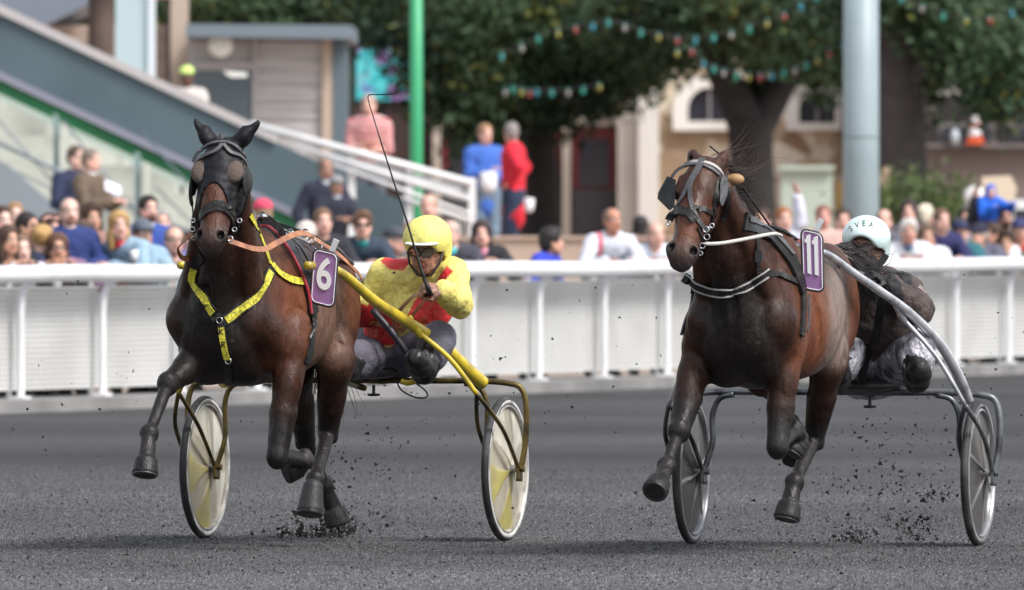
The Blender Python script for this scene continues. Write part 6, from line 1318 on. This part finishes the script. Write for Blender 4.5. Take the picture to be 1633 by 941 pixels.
# bags carried by the two men on the terrace
for (x0, y0, x1, y1, Y, lb) in ((766,274,792,306,132.7,'white bag hanging at the blue jacketed man\'s waist'), (838,316,850,338,131.2,'white bag carried at the red jacketed man\'s side'), (815,318,828,344,131.8,'small white bag behind the red jacketed man\'s legs')):
    c = at((x0+x1)/2, (y0+y1)/2, Y); w_ = (x1-x0)/2*Y/FPX; h_ = (y1-y0)/2*Y/FPX; V, Q, _ = solid([Ell((0, 0, 0), (w_, .06, h_)), Ell((0, 0, -h_*.3), (w_, .07, h_*.7)), Cap((-w_*.7,0,h_*.7),(w_*.7,0,h_*.7),.03,.03), Half((0, 0, h_), (0, 0, 1))], .015, wr=folds(int(x0), .008, 20))
    o = mesh_obj('bag', V, Q, mat('white_bag', (.70,.70,.72), .6, bump=.5, bscale=12)); o.location = c; setp(o, lb, 'bag')
cup = MB(); cup.lathe([(0,0),(.028,0),(.036,.10),(.033,.10),(.026,.006),(0,.006)], 18); o = cup.build('cup', mat('clear_cup', (.72,.74,.76), .15), None, True); q, _ = ray_line(214, -.25); o.location = (q[0], q[1], 1.19); setp(o, 'clear plastic cup held at the rail by the denim shirted person', 'cup')
# programme sheet held by the man in the brown coat
o = MB().box((-.10,-.003,-.07), (.10,.003,.07)).build('paper', mat('white_paper', (.66,.64,.74), .7)); o.location = at(180, 300, 120.4); o.rotation_euler = (R(-35), R(20), R(30)); setp(o, 'folded pale paper held by the man in the brown coat', 'paper')

q = MB(); q.box((at(540,0,131).x, 131, -.05), (at(652,0,131).x, 137, 1.22)); o = q.build('ramp_block', mat('pavement_concrete')); setp(o, kind='structure')
q = MB(); q.box((at(270,0,138).x, 137.6, -.05), (at(330,0,138).x, 142, 1.69)); o = q.build('stair_landing', mat('pavement_concrete')); setp(o, kind='structure')
# ------------------------------------------------------------------ cinders thrown up by the hooves
rg = np.random.default_rng(11)
def clods(name, pts, sizes, seed):
    rg = np.random.default_rng(seed); base = np.array([(0,0,1.),(.94,0,-.33),(-.47,.82,-.33),(-.47,-.82,-.33),(.3,.4,.5)]); V = []; F = []; n = 0
    for p, s_ in zip(pts, sizes):
        A = rg.normal(size=(3, 3)); Qm, _ = np.linalg.qr(A); sc = rg.uniform(.5, 1.5, 3); v = (base*sc+rg.normal(size=(5, 3))*.2)@Qm*s_+p; V.append(v)
        F += [(n, n+1, n+4), (n, n+4, n+2), (n+1, n+2, n+4), (n, n+2, n+3), (n, n+3, n+1), (n+1, n+3, n+2)]; n += 5
    o = mesh_obj(name, np.concatenate(V), np.array(F), mat('cinder_clod', (.020,.020,.021), .95, var=.3, vscale=20), smooth=False); setp(o, kind='stuff'); return o
P_ = []; S2 = []
def burst(px, py, Y, n, w_, h_, smin, smax, up=1.):
    for i in range(n):
        a = rg.normal(); b = abs(rg.normal()); x = px+a*w_*(1+b*.5); y = py-b*h_*up; s_ = smin+(smax-smin)*rg.random()**4
        q = np.array(at(x, y, Y+rg.normal()*.25)); q[2] = max(q[2], .006); P_.append(q); S2.append(s_)
burst(505, 858, 54.2, 420, 30, 14, .004, .016); burst(540, 850, 54.4, 160, 16, 30, .004, .018); burst(560, 780, 54.2, 130, 45, 60, .003, .012); burst(600, 760, 54.5, 90, 60, 60, .003, .010)
burst(1358, 866, 52.6, 260, 18, 20, .003, .012); burst(1456, 860, 52.6, 260, 16, 26, .003, .013); burst(1420, 800, 53, 240, 60, 60, .003, .014); burst(1400, 730, 53.5, 130, 60, 60, .003, .011); burst(1480, 800, 52.6, 60, 20, 22, .005, .018)
for i in range(650):     # loose specks over the whole stretch
    x = rg.uniform(380, 1633) if rg.random() < .85 else rg.uniform(0, 380); y = rg.uniform(560, 900)
    if rg.random() < .25: y = rg.uniform(430, 640)
    q = np.array(at(x, y, rg.uniform(52, 58))); q[2] = max(q[2], .006); P_.append(q); S2.append(.0025+.009*rg.random()**5)
clods('flying_cinders', P_, S2, 3)
G = []; GS = []
for i in range(3500):
    Y = rg.uniform(46.5, 64); x = rg.uniform(-.05, 1.05)*1633; q = np.array(at(x, 0, Y)); q[2] = .004; G.append(q); GS.append(.003+.007*rg.random()**4)
clods('loose_cinders', G, GS, 4)
